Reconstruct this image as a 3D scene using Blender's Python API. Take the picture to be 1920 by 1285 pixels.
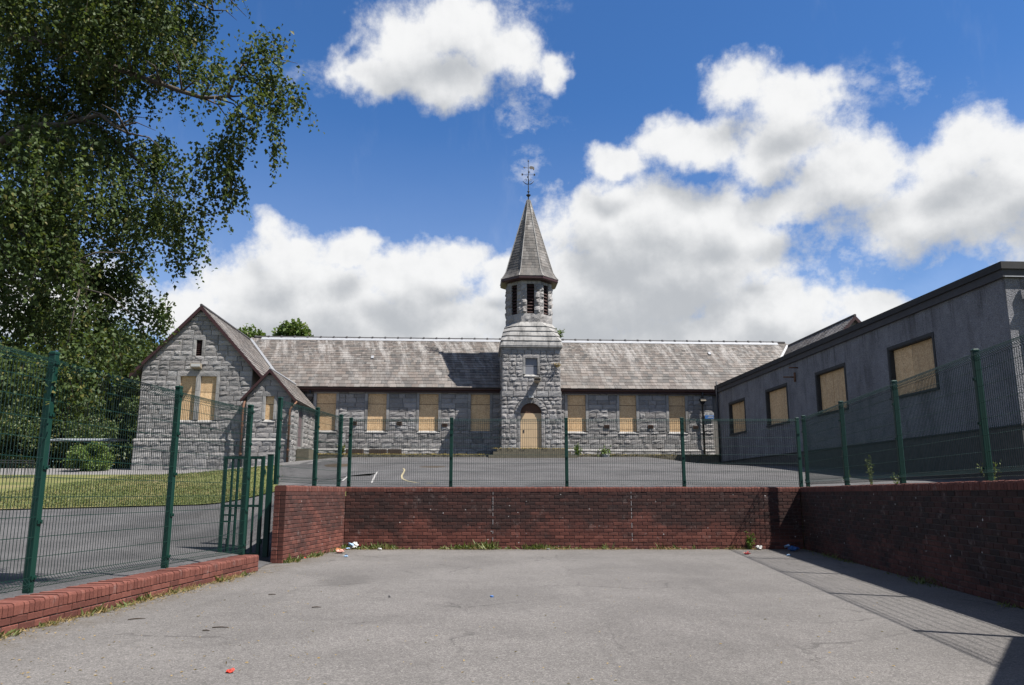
import bpy, math, random
import numpy as np
from mathutils import Vector, Matrix, noise as mnoise

random.seed(7)
rng = np.random.default_rng(7)
R = math.radians
sc = bpy.context.scene
for o in list(bpy.data.objects):
    bpy.data.objects.remove(o)
COL = sc.collection

# ------------------------------------------------------------------ camera
EYE = 1.25
PITCH = R(10.95)
cam_d = bpy.data.cameras.new('camera')
cam_d.sensor_width = 36.0
cam_d.lens = 1464.0 / 1920.0 * 36.0
cam_d.clip_start = 0.05
cam_d.clip_end = 3000.0
cam = bpy.data.objects.new('camera', cam_d)
cam.location = (0, 0, EYE)
cam.rotation_euler = (R(90) + PITCH, 0, 0)
COL.objects.link(cam)
sc.camera = cam

# ------------------------------------------------------------------ light
LIGHT = Vector((-1.68, 0.74, -2.92)).normalized()       # direction the sunlight travels
SUN_EL = math.asin(-LIGHT.z)
SUN_AZ = math.atan2(-LIGHT.x, -LIGHT.y)                 # from +Y towards +X
sd = bpy.data.lights.new('sun', 'SUN')
sd.energy = 5.0
sd.angle = R(0.53)
sd.color = (1.0, 0.955, 0.89)
sun = bpy.data.objects.new('sun', sd)
sun.rotation_euler = LIGHT.to_track_quat('-Z', 'Y').to_euler()
sun.location = (20, -20, 40)
COL.objects.link(sun)

sc.view_settings.view_transform = 'Standard'
sc.view_settings.look = 'None'
sc.view_settings.exposure = 1.22
sc.view_settings.gamma = 1.0
sc.view_settings.use_curve_mapping = False
sc.cycles.use_denoising = True
sc.cycles.max_bounces = 6
sc.cycles.transparent_max_bounces = 8


# ------------------------------------------------------------------ node helper
class NT:
    def __init__(s, nt):
        s.t = nt
        s.l = nt.links

    def put(s, sock, val):
        if val is None:
            return
        if isinstance(val, bpy.types.NodeSocket):
            s.l.new(val, sock)
        elif isinstance(val, (int, float)):
            if sock.type == 'RGBA':
                sock.default_value = (val, val, val, 1)
            elif sock.type == 'VECTOR':
                sock.default_value = (val, val, val)
            else:
                sock.default_value = val
        else:
            v = tuple(val)
            if sock.type == 'RGBA' and len(v) == 3:
                v = v + (1,)
            sock.default_value = v

    def node(s, typ, props=None, **ins):
        n = s.t.nodes.new(typ)
        for k, v in (props or {}).items():
            setattr(n, k, v)
        for k, v in ins.items():
            key = int(k[1:]) if k[0] == '_' and k[1:].isdigit() else k.replace('_', ' ')
            s.put(n.inputs[key], v)
        return n

    def math(s, op, a, b=None, c=None, clamp=False):
        n = s.node('ShaderNodeMath', {'operation': op, 'use_clamp': clamp}, _0=a)
        if b is not None:
            s.put(n.inputs[1], b)
        if c is not None:
            s.put(n.inputs[2], c)
        return n.outputs[0]

    def vmath(s, op, a, b=None, c=None):
        n = s.node('ShaderNodeVectorMath', {'operation': op}, _0=a)
        if b is not None:
            s.put(n.inputs[1], b)
        if c is not None:
            s.put(n.inputs[2], c)
        return n.outputs['Value'] if op in ('LENGTH', 'DOT_PRODUCT', 'DISTANCE') else n.outputs[0]

    def noise(s, vec, scale, detail=4.0, rough=0.55, dist=0.0, out='Fac'):
        n = s.node('ShaderNodeTexNoise', None, Vector=vec, Scale=scale, Detail=detail, Roughness=rough, Distortion=dist)
        return n.outputs[out]

    def vor(s, vec, scale, feature='F1', out='Distance', rand=1.0):
        n = s.node('ShaderNodeTexVoronoi', {'feature': feature}, Vector=vec, Scale=scale, Randomness=rand)
        return n.outputs[out]

    def ramp(s, fac, stops, interp='LINEAR'):
        n = s.node('ShaderNodeValToRGB', None, Fac=fac)
        cr = n.color_ramp
        cr.interpolation = interp
        while len(cr.elements) < len(stops):
            cr.elements.new(0.5)
        for e, (p, c) in zip(cr.elements, stops):
            e.position = p
            e.color = (c, c, c, 1) if isinstance(c, (int, float)) else tuple(c) + (1,)
        return n.outputs[0]

    def mix(s, fac, a, b, typ='MIX'):
        n = s.node('ShaderNodeMix', {'data_type': 'RGBA', 'blend_type': typ})
        s.put(n.inputs[0], fac)
        s.put(n.inputs[6], a)
        s.put(n.inputs[7], b)
        return n.outputs[2]

    def mrange(s, v, a, b, c=0.0, d=1.0, smooth=True):
        n = s.node('ShaderNodeMapRange', {'interpolation_type': 'SMOOTHSTEP' if smooth else 'LINEAR'})
        for i, x in enumerate((v, a, b, c, d)):
            s.put(n.inputs[i], x)
        return n.outputs[0]

    def pos(s):
        return s.node('ShaderNodeNewGeometry').outputs['Position']

    def sep(s, v):
        return s.node('ShaderNodeSeparateXYZ', None, _0=v).outputs

    def comb(s, x, y, z):
        return s.node('ShaderNodeCombineXYZ', None, _0=x, _1=y, _2=z).outputs[0]

    def mapping(s, v, loc=(0, 0, 0), rot=(0, 0, 0), scale=(1, 1, 1)):
        return s.node('ShaderNodeMapping', None, Vector=v, Location=loc, Rotation=rot, Scale=scale).outputs[0]

    def tint(s):
        a = s.node('ShaderNodeAttribute', {'attribute_name': 'tint'})
        return s.node('ShaderNodeSeparateColor', None, _0=a.outputs['Color']).outputs


def px_ray(px, py):
    u = (px - 960) / 1464.0
    v = -(py - 642.5) / 1464.0
    c, s = math.cos(PITCH), math.sin(PITCH)
    return Vector((u, c - s * v, s + c * v))


def at_y(px, py, Y):
    r = px_ray(px, py)
    return r * (Y / r.y) + Vector((0, 0, EYE))


def at_z(px, py, z):
    r = px_ray(px, py)
    return r * ((z - EYE) / r.z) + Vector((0, 0, EYE))


# ------------------------------------------------------------------ world: sky with cumulus
def build_world():
    w = bpy.data.worlds.new('World')
    sc.world = w
    w.use_nodes = True
    T = NT(w.node_tree)
    w.node_tree.nodes.clear()
    sky = T.node('ShaderNodeTexSky', {'sky_type': 'NISHITA', 'sun_disc': False, 'sun_elevation': SUN_EL,
                                      'sun_rotation': SUN_AZ, 'altitude': 100.0, 'air_density': 1.0,
                                      'dust_density': 0.35, 'ozone_density': 3.2})
    sky_c = T.mix(1.0, sky.outputs[0], (0.50, 0.86, 1.24), 'MULTIPLY')
    bg_sky = T.node('ShaderNodeBackground', None, Color=sky_c, Strength=0.0505)
    d = T.node('ShaderNodeTexCoord').outputs['Generated']
    x, y, z = T.sep(T.vmath('NORMALIZE', d))
    az = T.math('ARCTAN2', x, y)
    el = T.math('ARCSINE', z)
    p = T.comb(az, el, 0.0)
    # cumulus masses: (px, py, rx, ry) as seen from the yard, turned into directions
    # (px, py, rx, ry, thinness)
    blobs = [(760, 85, 120, 80, 0), (860, 55, 120, 72, 0), (950, 100, 95, 60, 0), (840, 150, 150, 55, 0), (695, 135, 85, 48, 0),
             (1030, 125, 40, 48, 0.1), 
             (1150, 300, 95, 38, 0.05), (1290, 262, 130, 52, 0.05), (1400, 150, 105, 58, 0.1), (1500, 185, 125, 66, 0.1),
             (1470, 270, 160, 75, 0), (1600, 330, 160, 82, 0.05), (1790, 300, 135, 66, 0.1), (1900, 335, 120, 88, 0), (1760, 400, 230, 78, 0),
             (1500, 375, 190, 50, 0.15), (2050, 400, 200, 120, 0),
             (1190, 420, 190, 92, -.1), (1110, 400, 95, 55, 0), (1330, 405, 120, 65, 0), (1250, 500, 235, 100, -.2), (1090, 560, 230, 110, -.2), (1420, 470, 62, 40, 0.1),
             (535, 470, 85, 58, 0), (655, 460, 85, 58, 0), (560, 555, 190, 85, -.2), (850, 480, 95, 54, .05), (780, 520, 150, 62, -.1),
             (680, 610, 340, 80, -.2), (945, 510, 55, 42, 0), (350, 590, 190, 80, .2), (1655, 575, 110, 45, 0), (1440, 600, 190, 70, -.1),
             (1545, 562, 70, 26, .2), (1750, 590, 130, 45, .1), (1300, 640, 420, 70, -.1), (100, 560, 200, 90, .1), (1900, 600, 160, 60, .1),]
    wisps = [(620, 160, 90, 30), (978, 205, 60, 50), (1000, 243, 85, 20), (985, 315, 75, 36), (985, 15, 80, 34), (1600, 165, 70, 60), (1690, 150, 40, 70),
             (1570, 480, 110, 40), (1690, 497, 120, 36), (1820, 235, 55, 60), (1530, 560, 90, 30)]

    def make_field(name, fine):
        g = bpy.data.node_groups.new(name, 'ShaderNodeTree')
        g.interface.new_socket('p', in_out='INPUT', socket_type='NodeSocketVector')
        g.interface.new_socket('field', in_out='OUTPUT', socket_type='NodeSocketFloat')
        G = NT(g)
        gi = g.nodes.new('NodeGroupInput').outputs[0]
        go = g.nodes.new('NodeGroupOutput')
        wv = G.noise(gi, 9.0, 4.0 if fine else 1.0, 0.6, out='Color')
        wv = G.vmath('SUBTRACT', wv, (0.5, 0.5, 0.5))
        q = G.vmath('MULTIPLY_ADD', wv, (0.11, 0.08, 0.0), gi)
        best = None
        for (bx, by, rx, ry, thin) in blobs:
            r = px_ray(bx, by).normalized()
            a, e = math.atan2(r.x, r.y), math.asin(r.z)
            k = 1464.0 * (1 + ((bx - 960) / 1464.0) ** 2) ** 0.5
            sx, sy = k / rx, 1464.0 / ry
            dd = G.vmath('LENGTH', G.vmath('MULTIPLY_ADD', q, (sx, sy, 0), (-a * sx, -e * sy, 0)))
            if thin:
                dd = G.math('ADD', dd, thin)
            best = dd if best is None else G.node('ShaderNodeMath', {'operation': 'SMOOTH_MIN'}, _0=best, _1=dd, _2=0.3).outputs[0]
        # the same broken cumulus goes on over the rest of the sky
        qs = G.sep(q)
        away = G.mrange(G.math('ABSOLUTE', qs[0]), 0.62, 0.85)
        high = G.mrange(qs[1], 0.58, 0.75)
        away = G.math('MAXIMUM', away, high)
        rest = G.math('MULTIPLY_ADD', G.noise(G.vmath('MULTIPLY', q, (1, 1.6, 1)), 2.6, 2.0, 0.5), -4.2, 3.1)
        rest = G.math('ADD', rest, G.math('MULTIPLY_ADD', away, -4.0, 4.0))
        best = G.math('MINIMUM', best, rest)
        f = G.math('SUBTRACT', 1.12, best)
        if fine:
            bil = G.math('SUBTRACT', G.noise(gi, 17.0, 8.0, 0.66), 0.5)
            f = G.math('MULTIPLY_ADD', bil, 1.45, f)
        G.l.new(f, go.inputs[0])
        return g

    def field(g, vec):
        n = w.node_tree.nodes.new('ShaderNodeGroup')
        n.node_tree = g
        T.l.new(vec, n.inputs[0])
        return n.outputs[0]
    f0 = field(make_field('cloud_edge', True), p)
    f1 = field(make_field('cloud_mass', False), T.vmath('ADD', p, (0.010, 0.050, 0.0)))
    alpha = T.mrange(f0, -0.04, 0.60)
    # torn wisps: thin cloud
    wp = T.vmath('MULTIPLY_ADD', T.vmath('SUBTRACT', T.noise(p, 13.0, 5.0, 0.65, out='Color'), (0.5, 0.5, 0.5)), (0.16, 0.12, 0), p)
    wd = None
    for (bx, by, rx, ry) in wisps:
        r = px_ray(bx, by).normalized()
        k = 1464.0 * (1 + ((bx - 960) / 1464.0) ** 2) ** 0.5
        sx, sy = k / rx, 1464.0 / ry
        dd = T.vmath('LENGTH', T.vmath('MULTIPLY_ADD', wp, (sx, sy, 0), (-math.atan2(r.x, r.y) * sx, -math.asin(r.z) * sy, 0)))
        wd = dd if wd is None else T.math('MINIMUM', wd, dd)
    wa = T.mrange(wd, 1.15, 0.1, 0.0, 0.45)
    wn = T.noise(T.mapping(p, rot=(0, 0, 0.5), scale=(1, 1.5, 1)), 38.0, 6.0, 0.65)
    wa = T.math('MULTIPLY', wa, T.mrange(wn, 0.35, 0.70))
    alpha = T.math('MAXIMUM', alpha, wa)
    body = T.mrange(f1, 0.0, 1.25)
    nA = T.noise(p, 21.0, 6.0, 0.6)
    nB = T.noise(T.vmath('ADD', p, (0.006, 0.013, 0.0)), 21.0, 6.0, 0.6)
    relief = T.math('MULTIPLY', T.math('SUBTRACT', nA, nB), 0.75)
    lit = T.math('ADD', T.math('MULTIPLY_ADD', body, -0.92, 1.0), relief)
    colr = T.mix(T.mrange(lit, 0.0, 1.12), (0.54, 0.565, 0.60), (0.985, 0.99, 0.995))
    bg_c = T.node('ShaderNodeBackground', None, Color=colr, Strength=0.405)
    # thin high veil
    veil = T.mrange(T.noise(T.mapping(p, rot=(0, 0, 0.9), scale=(6, 2.2, 1)), 1.6, 5.0, 0.62), 0.55, 0.85)
    lowhaze = T.mrange(el, 0.08, 0.50, 0.26, 0.0)
    veil = T.math('ADD', T.math('MULTIPLY', veil, 0.14), lowhaze)
    a2 = T.math('MAXIMUM', alpha, veil)
    ms = T.node('ShaderNodeMixShader', None, _0=a2, _1=bg_sky.outputs[0], _2=bg_c.outputs[0])
    out = T.node('ShaderNodeOutputWorld', None, _0=ms.outputs[0])
    w.cycles.sampling_method = 'MANUAL'
    w.cycles.sample_map_resolution = 512


build_world()


# ------------------------------------------------------------------ materials
def new_mat(name):
    m = bpy.data.materials.new(name)
    m.use_nodes = True
    T = NT(m.node_tree)
    b = m.node_tree.nodes['Principled BSDF']
    return m, T, b


def bump(T, b, h, strength=0.4, dist=0.02):
    n = T.node('ShaderNodeBump', None, Strength=strength, Distance=dist, Height=h)
    T.l.new(n.outputs[0], b.inputs['Normal'])


ALB = (0.70, 0.70, 0.70)          # overall reflectance against the exposure


def fin(T, b, col, rough=0.85, spec=0.3, metal=0.0):
    T.put(b.inputs['Base Color'], T.mix(1.0, col, ALB, 'MULTIPLY'))
    T.put(b.inputs['Roughness'], rough)
    T.put(b.inputs['Specular IOR Level'], spec)
    T.put(b.inputs['Metallic'], metal)


MAT = {}


def simple(name, col, rough=0.7, spec=0.35, metal=0.0, var=0.25, scale=12.0, bmp=0.0):
    m, T, b = new_mat(name)
    p = T.pos()
    n = T.noise(p, scale, 5.0, 0.6)
    c = T.mix(n, tuple(max(0, x * (1 - var)) for x in col), tuple(min(1, x * (1 + var)) for x in col))
    fin(T, b, c, rough, spec, metal)
    if bmp:
        bump(T, b, T.noise(p, scale * 4, 4.0), bmp, 0.01)
    MAT[name] = m
    return m


def mats():
    # granite, rock faced
    m, T, b = new_mat('granite')
    p = T.pos()
    r, g, bl = T.tint()[:3]
    n1 = T.noise(p, 2.2, 6.0, 0.65)
    n2 = T.noise(p, 26.0, 6.0, 0.7)
    c = T.ramp(n1, [(0.25, (0.245, 0.24, 0.238)), (0.5, (0.315, 0.308, 0.303)), (0.75, (0.375, 0.366, 0.356))])
    c = T.mix(T.math('MULTIPLY', g, 0.30), c, (0.33, 0.285, 0.26))
    c = T.mix(1.0, c, T.ramp(r, [(0.0, 0.68), (1.0, 1.2)]), 'MULTIPLY')
    c = T.mix(1.0, c, T.ramp(n2, [(0.3, 0.72), (0.7, 1.2)]), 'MULTIPLY')
    # lime run and soot
    st = T.noise(T.mapping(p, scale=(1.6, 1.6, 0.3)), 1.4, 5.0, 0.65)
    c = T.mix(T.mrange(st, 0.56, 0.78, 0, 0.3), c, (0.13, 0.125, 0.12))
    c = T.mix(T.mrange(T.noise(p, 3.2, 4.0), 0.62, 0.75, 0, 0.2), c, (0.40, 0.385, 0.36))
    fin(T, b, c, 0.9, 0.25)
    bump(T, b, T.math('ADD', T.noise(p, 14.0, 7.0, 0.7), T.math('MULTIPLY', n2, 0.4)), 0.55, 0.05)
    MAT['granite'] = m
    # dressed, paler granite
    m, T, b = new_mat('dressed_granite')
    p = T.pos()
    r, g, bl = T.tint()[:3]
    n2 = T.noise(p, 60.0, 3.0, 0.7)
    st = T.noise(T.mapping(p, scale=(2.0, 2.0, 0.35)), 1.8, 5.0, 0.65)
    c = T.mix(T.mrange(st, 0.42, 0.7), (0.36, 0.35, 0.335), (0.17, 0.166, 0.16))
    c = T.mix(1.0, c, T.ramp(r, [(0.0, 0.8), (1.0, 1.15)]), 'MULTIPLY')
    c = T.mix(1.0, c, T.ramp(n2, [(0.3, 0.85), (0.7, 1.12)]), 'MULTIPLY')
    fin(T, b, c, 0.88, 0.25)
    bump(T, b, T.noise(p, 40.0, 5.0, 0.7), 0.35, 0.02)
    MAT['dressed_granite'] = m
    simple('mortar', (0.22, 0.21, 0.195), 0.95, 0.1, var=0.3, scale=9, bmp=0.4)
    simple('brick_mortar', (0.095, 0.078, 0.072), 0.95, 0.1, var=0.4, scale=14, bmp=0.4)
    # slate
    m, T, b = new_mat('slate')
    p = T.pos()
    r, g, bl = T.tint()[:3]
    uv = T.node('ShaderNodeAttribute', {'attribute_name': 'lay'})      # along eave, up the slope
    L = uv.outputs['Vector']
    c = T.ramp(r, [(0.0, (0.062, 0.059, 0.056)), (0.45, (0.105, 0.099, 0.092)), (0.8, (0.142, 0.127, 0.113)), (1.0, (0.195, 0.185, 0.172))])
    c = T.mix(T.math('MULTIPLY', g, 0.35), c, (0.225, 0.165, 0.135))
    lx, ly, lz = T.sep(L)
    streak = T.noise(T.comb(T.math('ADD', T.math('MULTIPLY', lx, 1.1), T.math('MULTIPLY', ly, 0.22)), T.math('MULTIPLY', ly, 0.24), 0.0), 1.6, 7.0, 0.74)
    up = T.mrange(ly, 1.2, 5.2, 0.35, 1.0, False)
    c = T.mix(T.math('MULTIPLY', T.mrange(streak, 0.46, 0.64), T.math('MULTIPLY', up, 0.85)), c, (0.40, 0.38, 0.36))
    dk = T.noise(T.comb(T.math('MULTIPLY', lx, 1.1), T.math('MULTIPLY', ly, 0.22), 5.0), 1.3, 5.0, 0.65)
    c = T.mix(T.mrange(dk, 0.56, 0.72, 0, 0.7), c, (0.085, 0.08, 0.078))
    lich = T.noise(p, 5.5, 4.0, 0.65)
    c = T.mix(T.mrange(lich, 0.63, 0.74, 0, 0.5), c, (0.21, 0.175, 0.10))
    c = T.mix(1.0, c, T.ramp(T.noise(p, 30.0, 4.0, 0.7), [(0.3, 0.78), (0.7, 1.15)]), 'MULTIPLY')
    fin(T, b, c, 0.72, 0.35)
    bump(T, b, T.noise(p, 22.0, 5.0, 0.65), 0.35, 0.012)
    MAT['slate'] = m
    # brick
    m, T, b = new_mat('brick')
    p = T.pos()
    r, g, bl = T.tint()[:3]
    c = T.ramp(r, [(0.0, (0.105, 0.036, 0.027)), (0.5, (0.148, 0.050, 0.037)), (1.0, (0.20, 0.072, 0.053))])
    # soot in drifts under the coping (bl marks bricks of the exposed tall walls; past full strength it adds painted shade)
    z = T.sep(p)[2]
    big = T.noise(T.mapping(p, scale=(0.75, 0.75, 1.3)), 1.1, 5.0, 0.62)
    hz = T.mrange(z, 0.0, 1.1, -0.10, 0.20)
    soot_shade = T.mrange(T.math('ADD', big, hz), 0.40, 0.62)
    soot_shade = T.math('MULTIPLY', T.math('ADD', soot_shade, T.math('MAXIMUM', T.math('SUBTRACT', bl, 1.0), 0.0), None, True), T.math('MULTIPLY', bl, 0.88, None, True))
    soot_shade = T.math('MULTIPLY', soot_shade, T.ramp(g, [(0.0, 0.7), (1.0, 1.0)]))
    c = T.mix(soot_shade, c, (0.026, 0.018, 0.017))
    fine = T.noise(p, 55.0, 5.0, 0.7)
    c = T.mix(1.0, c, T.ramp(fine, [(0.3, 0.72), (0.7, 1.2)]), 'MULTIPLY')
    lime = T.noise(p, 5.0, 5.0, 0.7)
    c = T.mix(T.mrange(lime, 0.56, 0.78, 0, 0.42), c, (0.36, 0.30, 0.28))
    sp = T.vor(p, 5.5)
    sel = T.noise(p, 1.7, 2.0)
    spk = T.math('MULTIPLY', T.mrange(sp, 0.05, 0.10, 1, 0), T.mrange(sel, 0.46, 0.54))
    c = T.mix(T.math('MULTIPLY', spk, bl), c, (0.50, 0.48, 0.47))
    fin(T, b, c, 0.88, 0.25)
    bump(T, b, T.noise(p, 70.0, 5.0, 0.7), 0.45, 0.01)
    MAT['brick'] = m

    # worn tarmac
    def tarmac(name, base, spread, speck, stain=True):
        m, T, b = new_mat(name)
        p = T.pos()
        fineA = T.vor(p, 95.0, out='Color')
        fa = T.sep(fineA)[0]
        fb = T.noise(p, 160.0, 3.0, 0.6)
        med = T.noise(p, 9.0, 6.0, 0.7)
        big = T.noise(p, 0.55, 6.0, 0.62, 0.4)
        c = T.mix(T.mrange(big, 0.3, 0.7), tuple(x * (1 - spread) for x in base), tuple(x * (1 + spread) for x in base))
        c = T.mix(1.0, c, T.ramp(fa, [(0.0, 1 - speck), (0.55, 1.0), (0.93, 1 + speck * 0.7), (1.0, 1 + speck * 1.8)]), 'MULTIPLY')
        c = T.mix(1.0, c, T.ramp(fb, [(0.3, 0.82), (0.7, 1.15)]), 'MULTIPLY')
        c = T.mix(1.0, c, T.ramp(med, [(0.3, 0.88), (0.7, 1.1)]), 'MULTIPLY')
        if stain:
            s1 = T.noise(p, 0.9, 5.0, 0.7, 0.8)
            c = T.mix(T.mrange(s1, 0.60, 0.74, 0, 0.32), c, tuple(x * 0.45 for x in base))
            s2 = T.noise(T.mapping(p, loc=(7, 3, 0), scale=(1, 0.45, 1)), 1.4, 6.0, 0.7)
            c = T.mix(T.mrange(s2, 0.60, 0.76, 0, 0.25), c, tuple(min(1, x * 1.5) for x in base))
            wob = T.vmath('MULTIPLY_ADD', T.noise(p, 2.6, 5.0, 0.65, out='Color'), (0.55, 0.55, 0), p)
            cr = T.vor(wob, 0.33, 'DISTANCE_TO_EDGE')
            crk = T.math('MULTIPLY', T.mrange(cr, 0.002, 0.007, 1, 0), T.mrange(T.noise(p, 0.5, 3.0), 0.50, 0.60))
            c = T.mix(T.math('MULTIPLY', crk, 0.5), c, tuple(x * 0.28 for x in base))
            gum = T.math('MULTIPLY', T.mrange(T.vor(p, 1.9), 0.018, 0.03, 1, 0), T.mrange(T.noise(p, 0.8, 2.0), 0.48, 0.55))
            c = T.mix(T.math('MULTIPLY', gum, 0.55), c, tuple(x * 0.4 for x in base))
        if name == 'tarmac':
            X, Y, Z = T.sep(p)
            wob1 = T.math('MULTIPLY_ADD', T.noise(p, 1.2, 4.0), 0.35, -0.17)
            seam = T.mrange(T.math('ABSOLUTE', T.math('SUBTRACT', T.math('ADD', X, wob1), 0.92)), 0.0, 0.035, 1, 0)
            seam = T.math('MULTIPLY', seam, T.mrange(T.noise(p, 1.7, 5.0, 0.7), 0.42, 0.62))
            c = T.mix(T.math('MULTIPLY', seam, 0.45), c, tuple(x * 0.35 for x in base))
            lane_ = T.mrange(T.math('SUBTRACT', X, 0.92), -0.04, 0.04)
            c = T.mix(T.math('MULTIPLY', lane_, 0.10), c, tuple(x * 0.55 for x in base))
            wallx = T.math('MULTIPLY_ADD', Y, 0.067, -5.06)
            near_l = T.mrange(T.math('SUBTRACT', X, wallx), 0.0, 0.7, 1, 0)
            near_b = T.mrange(Y, 17.7, 18.45)
            dirt = T.math('MULTIPLY', T.math('MAXIMUM', near_l, near_b), T.mrange(T.noise(p, 5.0, 6.0, 0.7), 0.38, 0.62))
            c = T.mix(T.math('MULTIPLY', dirt, 0.65), c, (0.10, 0.078, 0.052))
            damp = T.vmath('LENGTH', T.vmath('MULTIPLY', T.vmath('SUBTRACT', p, (-2.42, 11.9, 0)), (1.6, 0.75, 0)))
            damp = T.math('ADD', damp, T.math('MULTIPLY_ADD', T.noise(p, 6.0, 4.0), 0.9, -0.45))
            c = T.mix(T.mrange(damp, 0.35, 0.75, 0.42, 0.0), c, tuple(x * 0.5 for x in base))
            tyre = T.noise(T.mapping(p, rot=(0, 0, 0.18), scale=(2.2, 0.10, 1)), 1.5, 4.0, 0.6)
            c = T.mix(T.mrange(tyre, 0.56, 0.72, 0, 0.22), c, tuple(x * 0.55 for x in base))
        fin(T, b, c, 0.92, 0.22)
        bump(T, b, T.math('ADD', fa, fb), 0.55, 0.006)
        MAT[name] = m
    tarmac('tarmac', (0.162, 0.152, 0.145), 0.13, 0.36)
    tarmac('yard_tarmac', (0.097, 0.094, 0.095), 0.24, 0.28)
    tarmac('path_tarmac', (0.20, 0.19, 0.185), 0.12, 0.2, False)

    # dry summer lawn
    m, T, b = new_mat('lawn')
    p = T.pos()
    n = T.noise(p, 0.45, 6.0, 0.65)
    n2 = T.noise(p, 18.0, 5.0, 0.7)
    c = T.ramp(n, [(0.28, (0.095, 0.120, 0.038)), (0.48, (0.165, 0.172, 0.064)), (0.62, (0.24, 0.208, 0.10)), (0.8, (0.30, 0.235, 0.145))])
    c = T.mix(1.0, c, T.ramp(n2, [(0.25, 0.55), (0.75, 1.35)]), 'MULTIPLY')
    fin(T, b, c, 0.95, 0.1)
    bump(T, b, n2, 0.8, 0.05)
    MAT['lawn'] = m

    # oriented strand board
    m, T, b = new_mat('strand_board')
    p = T.pos()
    r, g, bl = T.tint()[:3]
    a = T.vor(T.mapping(p, scale=(20, 20, 48)), 1.0, out='Color')
    b2 = T.vor(T.mapping(p, rot=(0.6, 0.4, 0.8), scale=(48, 28, 20)), 1.0, out='Color')
    f = T.math('ADD', T.math('MULTIPLY', T.sep(a)[0], 0.5), T.math('MULTIPLY', T.sep(b2)[1], 0.5))
    c = T.ramp(f, [(0.1, (0.56, 0.35, 0.17)), (0.45, (0.75, 0.50, 0.27)), (0.8, (0.90, 0.65, 0.38))])
    c = T.mix(1.0, c, T.ramp(r, [(0.0, 0.76), (1.0, 1.08)]), 'MULTIPLY')
    c = T.mix(T.mrange(T.noise(T.mapping(p, scale=(4, 4, 0.5)), 1.5, 5.0, 0.65), 0.48, 0.75, 0, 0.5), c, (0.30, 0.215, 0.14))
    fin(T, b, c, 0.75, 0.3)
    bump(T, b, f, 0.25, 0.01)
    MAT['strand_board'] = m

    # roughcast render
    m, T, b = new_mat('roughcast')
    p = T.pos()
    peb = T.vor(p, 42.0)
    n = T.noise(p, 1.2, 6.0, 0.65)
    st = T.noise(T.mapping(p, scale=(1.2, 1.2, 0.25)), 1.3, 5.0, 0.65)
    c = T.ramp(n, [(0.3, (0.245, 0.245, 0.265)), (0.7, (0.37, 0.37, 0.395))])
    c = T.mix(T.mrange(st, 0.46, 0.70, 0, 0.6), c, (0.13, 0.128, 0.135))
    c = T.mix(T.mrange(T.noise(p, 7.0, 5.0, 0.7), 0.5, 0.75, 0, 0.4), c, (0.15, 0.15, 0.165))
    run = T.noise(T.mapping(p, scale=(5, 5, 0.22)), 1.6, 4.0, 0.6)
    zz = T.sep(p)[2]
    c = T.mix(T.math('MULTIPLY', T.mrange(run, 0.52, 0.66), T.mrange(zz, 5.6, 6.95, 0.0, 0.55)), c, (0.09, 0.085, 0.085))
    c = T.mix(1.0, c, T.ramp(peb, [(0.0, 1.25), (0.35, 0.95), (0.6, 0.62)]), 'MULTIPLY')
    fin(T, b, c, 0.93, 0.2)
    bump(T, b, T.math('SUBTRACT', 1.0, peb), 0.9, 0.02)
    MAT['roughcast'] = m

    # leaves
    def leaf(name, c0, c1, trans, gloss=0.45, spec=0.35):
        m, T, b = new_mat(name)
        r, g, bl = T.tint()[:3]
        c = T.mix(r, c0, c1)
        c = T.mix(T.math('MULTIPLY', T.math('GREATER_THAN', g, 0.93), 0.6), c, (0.20, 0.17, 0.05))
        fin(T, b, c, gloss, spec)
        tr = T.node('ShaderNodeBsdfTranslucent', None, Color=T.mix(0.5, T.mix(1.0, c, ALB, 'MULTIPLY'), (0.155, 0.21, 0.021)))
        ms = T.node('ShaderNodeMixShader', None, _0=trans, _1=b.outputs[0], _2=tr.outputs[0])
        o = [n for n in T.t.nodes if n.type == 'OUTPUT_MATERIAL'][0]
        T.l.new(ms.outputs[0], o.inputs[0])
        MAT[name] = m
    leaf('birch_leaf', (0.024, 0.046, 0.014), (0.10, 0.142, 0.042), 0.26, 0.55, 0.16)
    leaf('wood_leaf', (0.030, 0.055, 0.013), (0.075, 0.115, 0.030), 0.22, 0.55)
    leaf('bright_leaf', (0.075, 0.13, 0.02), (0.13, 0.20, 0.04), 0.28, 0.55)
    leaf('weed_leaf', (0.085, 0.12, 0.028), (0.17, 0.19, 0.06), 0.25, 0.6)
    leaf('dry_grass', (0.26, 0.18, 0.075), (0.38, 0.27, 0.12), 0.2, 0.8)
    leaf('lichen_grass', (0.30, 0.22, 0.06), (0.42, 0.32, 0.10), 0.1, 0.8)
    simple('bark', (0.10, 0.085, 0.07), 0.9, 0.2, var=0.5, scale=9, bmp=0.6)
    simple('dark_bark', (0.05, 0.04, 0.03), 0.9, 0.2, var=0.4, scale=9, bmp=0.6)
    simple('green_paint', (0.004, 0.036, 0.026), 0.5, 0.25, var=0.18, scale=6)
    simple('green_wire', (0.004, 0.032, 0.024), 0.45, 0.4, var=0.15, scale=6)
    simple('maroon_paint', (0.042, 0.013, 0.012), 0.5, 0.4, var=0.35, scale=5)
    simple('black_paint', (0.022, 0.022, 0.024), 0.5, 0.4, var=0.4, scale=5)
    simple('dark_surround', (0.045, 0.045, 0.045), 0.75, 0.3, var=0.4, scale=6)
    simple('rust_pipe', (0.17, 0.085, 0.05), 0.75, 0.3, var=0.6, scale=7)
    simple('lead', (0.33, 0.34, 0.36), 0.55, 0.4, var=0.25, scale=5)
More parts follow.
